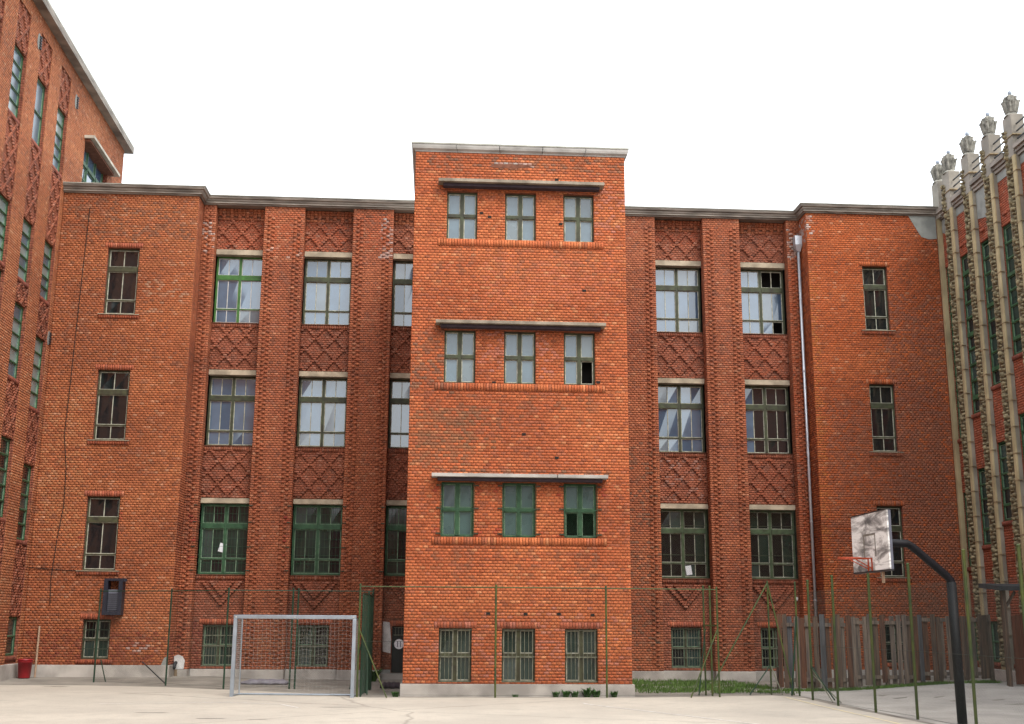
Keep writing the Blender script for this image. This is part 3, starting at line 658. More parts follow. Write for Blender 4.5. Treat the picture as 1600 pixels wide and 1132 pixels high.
# ---- end blocks
WR = [(11.33, 13.55), (7.26, 9.51), (3.24, 5.505)]
for side, (a, b, wu, ph) in enumerate(((LX, WLX, (-10.87, -9.86), .45), (WRX, RX, (14.04, 14.89), .40))):
    bW = Bricks(9 + side * 4); pal = ('wing_left', 'wing_right')[side]
    hs = [(wu[0], wu[1], z0, z1) for z0, z1 in WR]
    bs = (-10.69, -9.86, .62, 1.79) if side == 0 else (14.06, 14.90, .62, 1.79)
    hs.append(bs)
    cut = [(h[0] - .10, h[1] + .10, h[3], h[3] + .17) for h in hs] + [(h[0] - .14, h[1] + .14, h[2] - .14, h[2]) for h in hs]
    bW.wall(fW, a, b, ph, ZT, holes=hs + cut, pal=pal, sheet=False); bW.sheet(fW, a - (.5 if side == 0 else 0), b + (.5 if side else 0), ph, ZT, hs)
    for h in hs:
        bW.soldiers(fW, h[0] - .095, h[1] + .095, h[3] + .004, h[3] + .166, 'soldier' if h is bs or side == 0 else pal)
        bW.soldiers(fW, h[0] - .135, h[1] + .135, h[2] - .135, h[2] - .02, 'soldier', .045)
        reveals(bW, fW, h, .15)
    rf = Fr((WLX, YW, 0), (0, 1, 0), (1, 0, 0)) if side == 0 else Fr((WRX, YW, 0), (0, 1, 0), (-1, 0, 0))
    bW.wall(rf, .012, .80, ph, ZT, pal='main' if side == 0 else 'wing_right')
    S = bW.stains
    if side == 0:
        S += [(fW, a, b, 13.8, 15.3, (.17, .085, .055), .35, 3), (fW, a, b, .4, 1.5, (.175, .036, .024), .6, 3), (fW, -9.4, -8.4, .75, 1.12, (.45, .33, .30), .22, 9), (fW, a, -11, 4, 9, (.40, .17, .08), .4, 3), (fW, -9.6, -8.1, 8, 13, (.40, .11, .04), .35, 3), (fW, -9.7, -8.2, 11.4, 12.6, (.40, .22, .14), .22, 4)]
        for z in (4.9, 4.3): S += [(fW, wu[0] - .15, wu[0], z - .12, z + .15, redp, .5, 99), (fW, wu[1], wu[1] + .15, z - .12, z + .15, redp, .5, 99)]
        S += [(rf, 0, .8, .4, 1.4, (.2, .04, .035), .5, 3)]
    else:
        S += [(fW, 12.2, 12.42, 14.6, 15.3, (.52, .47, .44), .5, 3), (rf, 0, .8, 14.4, 15.3, (.4, .36, .34), .5, 5), (rf, 0, .8, .4, 14, (.13, .03, .016), .6, 9), (fW, 12.2, 12.5, .4, 14.5, (.36, .115, .03), .5, 3), (fW, 14.6, 16.7, 2, 12.6, (.21, .085, .058), .75, 5), (fW, 12.5, 16.7, .4, 9.0, (.225, .088, .055), .75, 4), (fW, 12.4, 14, 10.5, 15, (.40, .082, .022), .5, 3)]  # dark tone up the whole return wall is painted shade
    bW.build(school, 'mortar_dark' if side else 'mortar', 'wall')
    for z0, z1 in WR:
        w = window(school, fW, wu[0], wu[1], z0, z1, .12, 1, fm='frame_olive' if side == 0 else 'frame_green', sm='sash_pale', gl='glass_clear', fw=.05)
        MB().fb(fW, wu[0] - .14, wu[1] + .14, z0 - .02, z0 - .001, -.14, .075).build('window_sill', 'lintel', school)
    w = window(school, fW, bs[0], bs[1], bs[2], bs[3], .12, 2, ((0, .48), (.52, 1.0)), False, fm='frame_olive', sm='sash_pale', gl='glass_dark', fw=.05, mw=.08)
    bars(w, fW, bs[0] + .02, bs[1] - .02, bs[2] + .01, bs[3] - .01, -.05, 7, (.65, .92, 1.2, 1.48, 1.76), .006, 'guard_dark')
    MB().fb(fW, a + .2, b - .2, .5, 15, -.8, -.78).build('inner_wall', 'shade_and_cable', school)
# ---- cornices and roof
ZC = 15.67
prof = [(-.35, ZC - .285), (.05, ZC - .285), (.06, ZC - .25), (.12, ZC - .24), (.10, ZC - .20), (.14, ZC - .16), (.14, ZC - .11), (.20, ZC - .10), (.22, ZC - .05), (.22, ZC - .03), (-.35, ZC - .03)]
flp = [(-.35, ZC - .025), (.24, ZC - .025), (.25, ZC), (.0, ZC + .03), (-.35, ZC + .03)]
pathL = [(LX, YW), (WLX, YW), (WLX, YP), (TX0 - .02, YP)]; pathR = [(TX1 + .02, YP), (WRX, YP), (WRX, YW), (RX, YW)]
for pth in (pathL, pathR):
    cornice(school, pth, prof, 1.6, 'cornice'); cornice(school, pth, flp, 2.4, 'flashing', .004, 'flashing')
zt = 14.53
tp = [(TX0, 38.0), (TX0, YT), (TX1, YT), (TX1, 38.0)]
cornice(school, tp, [(-.30, zt - .265), (.02, zt - .265), (.03, zt - .235), (.085, zt - .19), (.10, zt - .13), (.10, zt - .07), (-.30, zt - .07)], 1.05, 'cornice_pale', .018)
cornice(school, tp, [(-.30, zt - .065), (.115, zt - .065), (.125, zt - .03), (-.30, zt)], 2.0, 'flashing', .004, 'flashing')
MB().box(TX0 + .1, TX1 - .1, YT + .1, 38.6, zt - .25, zt - .07).build('roof', 'roof', school)
MB().box(LX - .3, RX + .3, 38.0, 50, ZC - .28, ZC - .04).build('roof', 'roof', school)
MB().box(LX + .1, WLX - .1, YW + .1, 38.0, ZC - .28, ZC - .05).build('roof', 'roof', school); MB().box(WRX + .1, RX - .1, YW + .1, 38.0, ZC - .28, ZC - .05).build('roof', 'roof', school)
MB().box(LX, RX, 49, 49.4, 0, ZC - .3).build('wall', 'far_brick', school)
# ---- plinth
def plinth(x0, x1, y0, y1, z): MB().box(x0, x1, y0, y1, -.3, z).build('plinth', 'plinth', school, bevel=.012)
plinth(TX0 - .06, TX1 + .06, YT - .06, YT + .3, .295)
plinth(TX0 - .06, TX0 + .3, YT + .305, YP, .295); plinth(TX1 - .3, TX1 + .06, YT + .305, YP, .295)
for a, b in piers: plinth(a + (.0 if a != WLX else 0), b, YP - .05, YP + .3, .30)
for a, b in BAYS: plinth(a + .004, b - .004, YB - .045, YB + .3, .298 if not -2 < (a + b) / 2 < 0 else .18)
plinth(LX, -10.2, YW - .05, YW + .3, .45); plinth(-10.194, WLX + .05, YW - .05, YP - .06, .447); plinth(WRX - .05, RX, YW - .05, YP - .06, .40)
# ---- downpipe in the right-hand corner
pp = MB(); pp.tube([(12.08, 37.66, 14.28), (12.08, 37.66, .35)], .048, 10); pipe = pp.build('downpipe', 'zinc', school, True)
MB().hexa([(12.02, 37.60, 14.2), (12.14, 37.60, 14.2), (12.14, 37.72, 14.2), (12.02, 37.72, 14.2), (11.95, 37.53, 14.42), (12.185, 37.53, 14.42), (12.185, 37.79, 14.42), (11.95, 37.79, 14.42)]).box(11.95, 12.185, 37.53, 37.79, 14.424, 14.74).build('hopper', 'zinc', pipe)
for z in (12.5, 10, 7.5, 5, 2.5): MB().lathe((12.08, 37.66, z), [(.056, 0), (.056, .05)], 10).build('pipe_collar', 'zinc', pipe)
# grey render patch at the top of the right-hand block, white plaster and drain spout at the left corner
MB().prism([(15.75, 15.38), (15.95, 15.0), (16.15, 14.64), (16.4, 14.56), (16.69, 14.58), (16.69, 15.38)], fW, -.002, .018).build('render_patch', 'render_patch', school)
rl = Fr((0, YP, 0), (1, 0, 0), (0, -1, 0))
MB().prism([(-8.06, .31), (-7.76, .31), (-7.74, .55), (-7.80, .68), (-7.95, .74), (-8.06, .70)], rl, -.002, .055).build('plaster_patch', 'white_plaster', school)
MB().prism([(-8.28, .45), (-8.09, .45), (-8.09, .72), (-8.2, .66)], fW, -.002, .017).build('plaster_patch', 'render_patch', school)
sp = MB(); sp.tube([(-8.0, 37.9, .52), (-8.0, 37.65, .47), (-8.0, 37.55, .34)], .055, 10); sp = sp.build('drain_spout', 'iron', school, True)
MB().prism([(-8.06, .02), (-7.93, .02), (-7.95, .295), (-8.04, .295)], rl, .051, .055).build('rust_stain', 'rust_stain', school)
# wall lamp, cables
MB().lathe((11.62, 38.14, 2.50), [(.03, 0), (.05, .03), (.05, .10), (.02, .13)], 10).build('wall_lamp', 'sash_white', school, True)
cb = MB(); cb.tube([fW.p(u, z, .03) for u, z in ((-11.55, 14.9), (-11.62, 12), (-11.68, 9), (-11.72, 7.4), (-11.58, 6.4), (-11.55, 5.2), (-11.66, 4.2), (-11.74, 3.0), (-11.7, 2.2))], .012, 5); cb.build('cable', 'shade_and_cable', school)
cb = MB(); cb.tube([fW.p(u, z, .03) for u, z in ((LX, 3.32), (-11.9, 3.28), (-11.2, 3.24), (-10.7, 3.22))], .010, 5); cb.build('cable', 'shade_and_cable', school)

# ================================================================== LEFT BUILDING
n_ = math.hypot(1, .023)
fL = Fr((LX, YW, 0), np.array((.023, -1, 0)) / n_, np.array((1, .023, 0)) / n_)
left = root('brick_block', (LX - .2, 33, 0), 'tall brick block with close-set piers along the left edge', 'building')
ZL = 19.70; END = -6.88
bayL = [(.34 + 2.1 * i, 1.42 + 2.1 * i) for i in range(7)]
rowL = []
for i in range(7):
    st = .52 * min(i, 3)
    rowL.append([(15.85, 17.89), (11.56, 13.39), (8.11 + st, 10.31 + st), (4.09 + st, 6.36 + st), (.73, 1.85)])
bL = Bricks(21); RC = .06
fL2 = Fr(fL.p(0, 0, -RC), fL.U, fL.N)
SMAX = 15.4
holesL = [(a, b, .5, 19.2) for a, b in bayL]
cw = (-4.85, -1.75, 16.2, 18.0)
bL.wall(fL, 0, SMAX, .5, ZL, holes=holesL, pal='left'); bL.wall(fL, END, 0, 15.3, ZL, holes=[cw], pal='left')
reveals(bL, fL, cw, .25)
fE = Fr(fL.p(END, 0, 0), -fL.N, -fL.U)
bL.wall(fE, .012, 3.0, 15.3, ZL, pal='left')
for i, (a, b) in enumerate(bayL):
    hs = [(a, b, z0, z1) for z0, z1 in rowL[i]]
    uc = (a + b) / 2
    def pf(u, k, pr, uc=uc):
        return min(diaper(u, k, pr, uc, 3), .045)
    bL.wall(fL2, a, b, .5, 19.2, holes=hs + [(h[0], h[1], h[2] - .14, h[2]) for h in hs], pal='panel', pfun=pf, sheet=False); bL.sheet(fL2, a, b, .5, 19.2, hs)
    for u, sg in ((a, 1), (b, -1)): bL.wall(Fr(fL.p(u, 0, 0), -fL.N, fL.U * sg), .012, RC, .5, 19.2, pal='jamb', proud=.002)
    bL.mb.quad(fL.p(a, 19.2, 0), fL.p(a, 19.2, -RC), fL.p(b, 19.2, -RC), fL.p(b, 19.2, 0))
    for h in hs:
        bL.soldiers(fL2, h[0] + .01, h[1] - .01, h[2] - .135, h[2] - .015, 'jamb', .045)
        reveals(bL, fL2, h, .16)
bL.stains += [(fL, 0, SMAX, .5, 2.0, (.20, .05, .03), .3, 3)]
bL.build(left, 'mortar', 'wall')
for i, (a, b) in enumerate(bayL):
    for j, (z0, z1) in enumerate(rowL[i]):
        n = 5 if j < 4 else 2
        if i == 1 and j == 0: n = 2
        g = 1.0 / n; rw = tuple((q * g + (.008 if q else 0), (q + 1) * g - (.008 if q < n - 1 else 0)) for q in range(n))
        window(left, fL2, a, b, z0, z1, .05, 1, rw, False, fm='frame_pine', sm='sash_green', gl='glass_pale' if j in (0, 1, 2) else 'glass_green', fw=.05, sw=.018)
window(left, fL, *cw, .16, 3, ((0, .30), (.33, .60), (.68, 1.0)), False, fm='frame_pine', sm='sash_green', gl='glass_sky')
MB().fb(fL, -5.3, -1.62, 18.0, 18.10, -.1, .34).build('canopy', 'stone', left)
MB().fb(fL, -4.95, -1.70, 17.90, 17.995, -.24, .2).build('canopy_soffit', 'mortar_dark', left)
zl = 19.96
cornice(left, [tuple(fL.p(SMAX, 0)[:2]), tuple(fL.p(END, 0)[:2]), tuple((fL.p(END, 0) - fL.N * 4)[:2])][::-1], [(-.3, zl - .27), (.03, zl - .27), (.04, zl - .24), (.10, zl - .22), (.08, zl - .18), (.12, zl - .15), (.12, zl - .11), (.18, zl - .10), (.20, zl - .06), (.20, zl - .03), (-.3, zl - .03)], 2.0, 'cornice')
cornice(left, [tuple(fL.p(SMAX, 0)[:2]), tuple(fL.p(END, 0)[:2]), tuple((fL.p(END, 0) - fL.N * 4)[:2])][::-1], [(-.3, zl - .025), (.215, zl - .025), (.22, zl), (-.3, zl + .03)], 2.4, 'flashing', .004, 'flashing')
# the block runs on towards the viewer, outside the frame
MB().fb(fL, SMAX + .01, 44, 0, 19.9, -8, 0).build('wall', 'far_brick', left)
MB().fb(fL, END + .1, SMAX, 15.0, ZL, -6, -1.5).build('inner_wall', 'far_brick', left)
MB().fb(fL, 0, SMAX, 0, 19.4, -.72, -.70).build('inner_wall', 'shade_and_cable', left); MB().fb(fL, END + .2, 0, 15.4, 19.4, -.72, -.70).build('inner_wall', 'shade_and_cable', left)
MB().fb(fL, END + .1, SMAX, 19.4, 19.6, -6, -.1).build('roof', 'roof', left)
MB().fb(fL, .0, SMAX, -.2, .5, -.3, .05).build('plinth', 'plinth', left, bevel=.012)
for s_, z, r in ((3.73, 18.82, .17), (-.35, 18.75, .17), (.22, 10.45, .15)):
    ov = MB(); n = 18
    ov.prism([(s_ - r * .8 * math.cos(2 * math.pi * i / n), z + r * 1.5 * math.sin(2 * math.pi * i / n)) for i in range(n)], fL, -.01, .016); ov = ov.build('vent', 'render_patch', left)
    for q in range(5): MB().fb(fL, s_ - r * .95, s_ - r * .2, z - r * 1.2 + q * r * .52, z - r * 1.2 + q * r * .52 + .045, .010, .055).build('vent_tooth', 'iron', ov)

# ================================================================== RIGHT BUILDING
m_ = math.hypot(1, .020)
fR = Fr((RX, YW, 0), np.array((-.020, -1, 0)) / m_, np.array((-1, .020, 0)) / m_)
right = root('ornate_block', (RX + .3, 33, 0), 'brick block with carved stone pilasters and pinnacles along the right edge', 'building')
PS, PW, NP = .68, .64, 9
bayR = [(.14, PS)] + [(PS + PW + 1.51 * i, PS + 1.51 * (i + 1)) for i in range(NP - 1)]
RD = .16
fR2 = Fr(fR.p(0, 0, -RD), fR.U, fR.N)
bR = Bricks(31)
for i, (a, b) in enumerate(bayR):
    st = .61 * min(i, 5)
    up = (a, b, 7.69 + st, 13.50); lo = (a, b, 3.59 + st, 5.95 + st); ba = (a, b, .7, 1.9); hs = [up, lo, ba]
    def pf(u, k, pr):
        return .05 if 13.6 < k * CO < 14.05 and k % 4 == 0 and round(u / HD) % 3 == 0 else pr
    bR.wall(fR2, a, b, .5, 15.2, holes=hs + [(h[0], h[1], h[2] - .14, h[2]) for h in hs], pal='right', pfun=pf, sheet=False); bR.sheet(fR2, a, b, .5, 15.2, hs)
    for h in hs:
        bR.soldiers(fR2, h[0] + .005, h[1] - .005, h[2] - .135, h[2] - .015, 'jamb', .05)
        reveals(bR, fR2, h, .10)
bR.build(right, 'mortar_dark', 'wall')
for i, (a, b) in enumerate(bayR):
    st = .61 * min(i, 5)
    for z0, z1, n in ((7.69 + st, 13.50, 11 - min(i, 5)), (3.59 + st, 5.95 + st, 5), (.7, 1.9, 2)):
        g = 1.0 / n; rw = tuple((q * g + .006, (q + 1) * g - (.006 if (q % 4) else .02)) for q in range(n))
        window(right, fR2, a, b, z0, z1, .045, 1, rw, False, fm='frame_pine', sm='sash_green', gl='glass_green' if z0 > 2 else 'glass_dark', fw=.045, sw=.014)
    if i in (0, 2): MB().prism([(a + .01, 15.19), (a + .01, 14.3 if i else 14.75), (b - .2, 14.15 if i else 14.6), (b - .01, 14.55), (b - .01, 15.19)], fR2, -.002, .02).build('render_patch', 'render_patch', right)
    else: MB().fb(fR2, a + .01, b - .01, 14.92, 15.19, -.002, .02).build('render_patch', 'render_patch', right)
# corner shaft
MB().fb(fR, .0, .14, .5, 15.25, -.3, -.02).build('corner_shaft', 'tan_stone', right)
band_me = None
def blobs(fr, u0, u1, z0, z1, d, n, seed):
    rr = random.Random(seed); mb = MB(); z = z0; k = 0
    while z < z1:
        # repeating motif: rosette, drop, pair of leaves
        kind = k % 5; uc = (u0 + u1) / 2
        def lump(u, zz, ru, rz, dep):
            n0 = len(mb.v); m = 6
            ring = [fr.p(u + ru * math.cos(2 * math.pi * j / m), zz + rz * math.sin(2 * math.pi * j / m), d) for j in range(m)]
            mid = [fr.p(u + .62 * ru * math.cos(2 * math.pi * (j + .5) / m), zz + .62 * rz * math.sin(2 * math.pi * (j + .5) / m), d + dep * .8) for j in range(m)]
            mb.v.extend([tuple(p) for p in ring + mid]); mb.v.append(tuple(fr.p(u, zz, d + dep)))
            for j in range(m):
                q = (j + 1) % m
                mb.f.extend([(n0 + j, n0 + q, n0 + m + j), (n0 + q, n0 + m + q, n0 + m + j), (n0 + m + j, n0 + m + q, n0 + 2 * m)])
        w = (u1 - u0) / 2
        if kind == 0: lump(uc + rr.uniform(-.02, .02), z, w * .62, .085, .11)
        elif kind in (1, 3):
            for sg in (-1, 1): lump(uc + sg * w * .5, z + rr.uniform(-.02, .02), w * .34, .06, rr.uniform(.05, .10))
        elif kind == 2: lump(uc, z, w * .4, .10, .13); lump(uc - w * .65, z + .03, w * .22, .05, .06); lump(uc + w * .65, z - .03, w * .22, .05, .06)
        else: lump(uc + rr.choice((-1, 1)) * w * .25, z, w * .5, .045, .08)
        z += rr.uniform(.10, .15); k += 1
    return mb
bandmesh = None
for i in range(NP):
    s0 = PS + 1.51 * i; s1 = s0 + PW
    # shaft: a carved field towards the back edge, a plain roll towards the viewer
    sh = MB(); sh.fb(fR, s0, s0 + .46, .5, 15.25, -.34, -.03); sh.fb(fR, s0 + .46, s1 - .04, .5, 15.25, -.34, 0)
    sh.tube([fR.p(s1 - .04, .5, -.038), fR.p(s1 - .04, 15.25, -.038)], .040, 8)
    sh = sh.build('pilaster', 'tan_stone', right)
    MB().fb(fR, s1 - .04, s1 - .004, .5, 15.25, -.34, -.04).build('pilaster_return', 'tan_stone_shade', sh)  # thin slab carrying the painted shade of the near side
    MB().fb(fR, s0 + .02, s0 + .44, .6, 15.2, -.031, -.027).build('carved_ground', 'ornament_ground', sh)
    ob = blobs(fR, s0 + .02, s0 + .44, .7, 15.2, -.028, 0, 40 + i).build('carved_ornament', 'ornament', sh); ob['kind'] = 'stuff'
    for q in range(19):
        z = 1.2 + q * .78 + (.3 if i % 2 else 0)
        if z > 15.1: continue
        if bandmesh is None:
            o = MB().fb(fR, s0 + .30, s1 + .05, z - .007, z + .007, -.12, .012).build('band', 'band_iron', sh); bandmesh = (o, np.array(fR.p(s0, z)))
        else:
            o = bandmesh[0].copy(); col.objects.link(o); o.parent = sh; o.location = Vector(np.array(fR.p(s0, z)) - bandmesh[1]); ORG[o.name] = ORG[right.name]
    # cornice piece, attic pier, finial
    at = MB(); at.fb(fR, s0 + .06, s1 - .06, 15.25, 16.55, -.40, -.01); at = at.build('attic_pier', 'attic_stone', right, bevel=.015)
    ob = blobs(fR, s0 + .04, s0 + .30, 15.3, 16.2, -.008, 0, 80 + i).build('carved_ornament', 'ornament', at); ob['kind'] = 'stuff'
    MB().fb(fR, s0 - .02, s1 + .03, 15.86, 15.89, -.51, .02).build('band', 'band_iron', at)
    c = fR.p((s0 + s1) / 2, 16.55, -.18)
    fin = MB(); lob = lambda a, z: 1 + .16 * math.cos(8 * a) * min(1, z * 2.5) + .05 * math.cos(5 * a + 9 * z)
    fin.lathe(c, [(.22, 0), (.20, .04), (.15, .09), (.16, .20), (.18, .31), (.21, .41), (.22, .47), (.16, .45), (.16, .54), (.175, .62), (.12, .60), (.09, .68), (.04, .70)], 32, lob)
    for q in range(8):
        a = 2 * math.pi * q / 8 + .2; r1, r2_ = .27, .40
        p = [c + np.array((r * math.cos(a), r * math.sin(a), z)) for r, z in ((.13, .12), (.18, .28), (.22, .44), (.255, .51), (.26, .44))]
        fin.tube(p, .055, 5, True, .02)
    fin = fin.build('finial', 'finial', right)
    MB().lathe(c + np.array((0, 0, .68)), [(.02, 0), (.05, .03), (.065, .08), (.055, .13), (.02, .155)], 12).build('finial_ball', 'ball', fin, True)
    # rails to the next pier
    if i < NP - 1:
        for z in (15.74, 15.98, 16.20): MB().bar(fR.p(s1 - .03, z, -.14), fR.p(s1 + .90, z, -.14), .035).build('rail', 'iron', right)
# first pinnacle over the corner
c = fR.p(.10, 16.55, -.18)
MB().fb(fR, -.16, .36, 15.25, 16.55, -.40, -.01).build('attic_pier', 'attic_stone', right, bevel=.015)
src = [o for o in right.children if o.name.startswith('finial')][0]; off = Vector(c - np.array(fR.p(PS + PW / 2, 16.55, -.18)))
o = src.copy(); col.objects.link(o); o.parent = right; o.location = off
for ch in src.children: q = ch.copy(); col.objects.link(q); q.parent = o
for z in (15.74, 15.98, 16.20): MB().bar(fR.p(.34, z, -.14), fR.p(PS + .08, z, -.14), .035).build('rail', 'iron', right)
for a, b in bayR:
    MB().fb(fR, a, b, 15.20, 15.30, -.5, -.08).fb(fR, a, b, 15.305, 15.40, -.5, -.03).fb(fR, a, b, 15.405, 15.55, -.5, .04).build('cornice_block', 'cornice', right)
e_ = bayR[-1][1] + PW
MB().fb(fR, e_ + .01, 44, 0, 15.5, -8, 0).build('wall', 'far_brick', right)
MB().fb(fR, 0, e_, .3, 15.3, -.62, -.60).build('inner_wall', 'shade_and_cable', right); MB().fb(fR, -1, e_, 15.1, 15.3, -8, -.55).build('roof', 'roof', right)
MB().fb(fR, .0, e_, -.2, .5, -.35, .05).build('plinth', 'plinth', right, bevel=.012)

# ================================================================== UNSEEN BLOCK BEHIND THE VIEWER (added to darken reflections in the lower panes)
back = MB().box(-34, 40, -34, -26, 0, 12.5)
solo(back, 'reflection_block', 'far_brick', (2, -26, 0), 'unseen brick block added behind the viewer to darken the lower panes', 'building')

# ================================================================== GOAL
GL, GR = np.array((-4.90, 29.62)), np.array((-2.00, 29.33))
goal = root('football_goal', ((GL[0] + GR[0]) / 2, (GL[1] + GR[1]) / 2, 0), 'grey metal football goal with a net standing on the court', 'goal')
gd = (GR - GL) / np.linalg.norm(GR - GL); gn = np.array((-gd[1], gd[0]))   # gn points to the back
gw = np.linalg.norm(GR - GL); GH = 1.93; GD = .62
def gp(u, d, z): q = GL + gd * u + gn * d; return (q[0], q[1], z)
for u in (0, gw): MB().bar(gp(u, 0, 0.0), gp(u, 0, GH - .09), .09).build('post', 'goal_metal', goal, bevel=.008)
MB().bar(gp(-.045, 0, GH - .045), gp(gw + .045, 0, GH - .045), .09).build('crossbar', 'goal_metal', goal, bevel=.008)
for u in (0, gw):
    MB().tube([gp(u, .04, GH - .06), gp(u, GD, GH - .10), gp(u, GD + .05, .03)], .02, 8).build('rear_stay', 'goal_metal', goal)
    MB().tube([gp(u, .04, .03), gp(u, GD + .05, .03)], .02, 8).build('base_bar', 'goal_metal', goal)
MB().tube([gp(0, GD + .05, .03), gp(gw, GD + .05, .03)], .022, 8).build('base_bar', 'goal_metal', goal)
for u in (.02, gw / 2, gw - .02): MB().bar(gp(u - .015, -.05, GH - .05), gp(u + .015, -.05, GH - .05), .03).build('clamp', 'sash_white', goal)
net = MB(); cs_ = .10
nu = int(gw / cs_); nz = int(GH / cs_)
def npnt(i, j):
    u = gw * i / nu; z = .03 + (GH - .12) * j / nz
    sag = .14 * math.sin(math.pi * i / nu) * math.sin(math.pi * min(j / nz, 1)); return gp(u + .015 * math.sin(3.1 * j + i), GD - .04 * j / nz + .05 + sag, z + .02 * math.sin(i * 1.3))
for i in range(nu + 1): net.tube([npnt(i, j) for j in range(nz + 1)], .0014, 3, False)
for j in range(nz + 1): net.tube([npnt(i, j) for i in range(nu + 1)], .0014, 3, False)
for u in (0, gw):
    ns = 6
    for i in range(ns + 1): net.tube([gp(u, GD * i / ns, .03), gp(u, GD * i / ns, GH - .08)], .0035, 3, False)
    for j in range(nz * 2): net.tube([gp(u, 0, .03 + j * (GH - .1) / nz / 2), gp(u, GD, .03 + j * (GH - .1) / nz / 2)], .0035, 3, False)
for i in range(nu + 1): net.tube([gp(gw * i / nu, .03, GH - .06), gp(gw * i / nu, GD, GH - .1)], .0028, 3, False)
nt_ = net.build('net', 'net', goal); nt_['kind'] = 'stuff'

# ================================================================== CHAIN-LINK FENCES
def fence(name, label, posts, h, base, rail=True, wires=True, r=.024, pm='post_green', sp=.065, panels=None, wr=.0009, rz=None, mw='wire'):
    f = root(name, (*base, 0), label, 'fence')
    for q in posts:
        x, y = q[0], q[1]; hh = q[2] if len(q) > 2 else h
        MB().tube([(x, y, gh(x, y) - .05), (x, y, hh)], r, 8).lathe((x, y, hh), [(r * 1.15, 0), (r * 1.15, .02), (r * .5, .04)], 8).build('post', pm, f)
    pn = panels or list(zip(posts, posts[1:]))
    for a, b in pn:
        z = rz or h - .03
        if rail: MB().tube([(a[0], a[1], z), (b[0], b[1], z)], .015, 6).build('top_rail', pm, f)
        if wires:
            mb = MB(); meshwires(mb, (a[0], a[1], 0), (b[0], b[1], 0), .04, z - .01, sp, wr)
            for zz in (.06, z * .5): mb.tube([(a[0], a[1], zz), (b[0], b[1], zz)], .003, 4, False)
            o = mb.build('wire_mesh', mw, f); o['kind'] = 'stuff'
    return f
f = fence('chain_link_fence', 'tall green wire fence standing in front of the tower', [(-1.9, 29.54), (1.435, 29.42), (4.175, 29.52), (7.045, 29.87)], 2.66, (2.5, 29.6))
MB().tube([(-1.9, 29.54, 1.62), (-1.165, 29.09, .02)], .016, 6).build('brace', 'post_green', f)
MB().tube([(7.045, 29.87, 1.66), (6.25, 29.5, .02)], .018, 6).build('brace', 'post_green', f)
MB().tube([(6.9, 30.62, 1.66), (6.62, 30.3, .02)], .018, 6).build('brace', 'post_dark', f)
f = fence('chain_link_fence', 'short dark mesh side panel beside the goal running back to the wall', [(-1.82, 29.62, 2.4), (-1.77, 31.05, 2.5), (-1.75, 32.45, 2.5)], 2.5, (-1.78, 31), pm='post_dark', sp=.04, wr=.0016, mw='post_dark')
MB().tube([(-1.77, 31.05, 1.0), (-1.7, 30.3, .02)], .016, 6).build('brace', 'post_dark', f); MB().tube([(-1.75, 32.45, 2.3), (-2.3, 32.7, .02)], .018, 6).build('brace', 'post_dark', f)
f = fence('chain_link_fence', 'thin wire fence behind the goal along the building', [(-9.76, 35.35), (-7.5, 34.29), (-5.66, 32.85), (-3.93, 32.92), (-3.79, 32.93), (-1.76, 32.95)], 2.62, (-5.7, 33.5), pm='post_dark', panels=None)
MB().tube([(-9.62, 35.4, .66), (-9.45, 35.45, .03)], .016, 6).build('brace', 'post_dark', f); MB().tube([(-7.5, 34.29, .05), (-8.35, 35.0, .62)], .016, 6).build('brace', 'iron', f)
f = fence('fence_gate', 'green wire gate with crossed braces beside the wooden fence', [(6.87, 30.62, 2.72), (6.98, 30.36, 2.70), (8.66, 30.95, 2.86), (9.25, 30.46, 2.83)], 2.60, (8, 30.6), rail=False, panels=[((6.98, 30.36), (8.66, 30.95)), ((8.66, 30.95), (9.25, 30.46))])
MB().tube([(8.66, 30.95, 2.84), (6.98, 30.40, .25)], .02, 6).build('brace', 'post_green', f); MB().tube([(8.66, 30.95, 2.84), (9.12, 30.5, .02)], .02, 6).build('brace', 'post_green', f)
MB().tube([(6.87, 30.62, 1.74), (7.045, 29.92, 1.74)], .02, 6).build('cross_rail', 'post_green', f)
MB().tube([(8.66, 30.95, .75), (8.0, 30.6, .02)], .016, 6).build('brace', 'post_dark', f); MB().tube([(8.66, 30.95, .75), (8.85, 30.6, .02)], .014, 6).build('brace', 'grille', f); MB().tube([(9.25, 30.46, 2.0), (9.0, 30.3, .02)], .025, 6).build('gate_leaf_stile', 'post_dark', f)
f = fence('chain_link_fence', 'line of tall green fence posts running towards the viewer on the right', [(9.07, 28.82, 2.82), (9.05, 26.93, 2.86), (9.2, 25.01, 2.95), (9.36, 23.21, 2.97), (9.32, 20.56, 3.09), (9.3, 18.5, 3.05)], 2.62, (9.2, 25), rail=False, r=.030, sp=.055, wr=.0008)
MB().tube([(9.07, 28.82, .78), (9.03, 27.1, .12)], .018, 6).build('brace', 'post_dark', f); MB().tube([(9.07, 28.82, .75), (9.25, 27.9, .02)], .012, 6).build('brace', 'grille', f); MB().tube([(9.09, 28.82, .60), (9.38, 27.7, .02)], .012, 6).build('brace', 'grille', f)

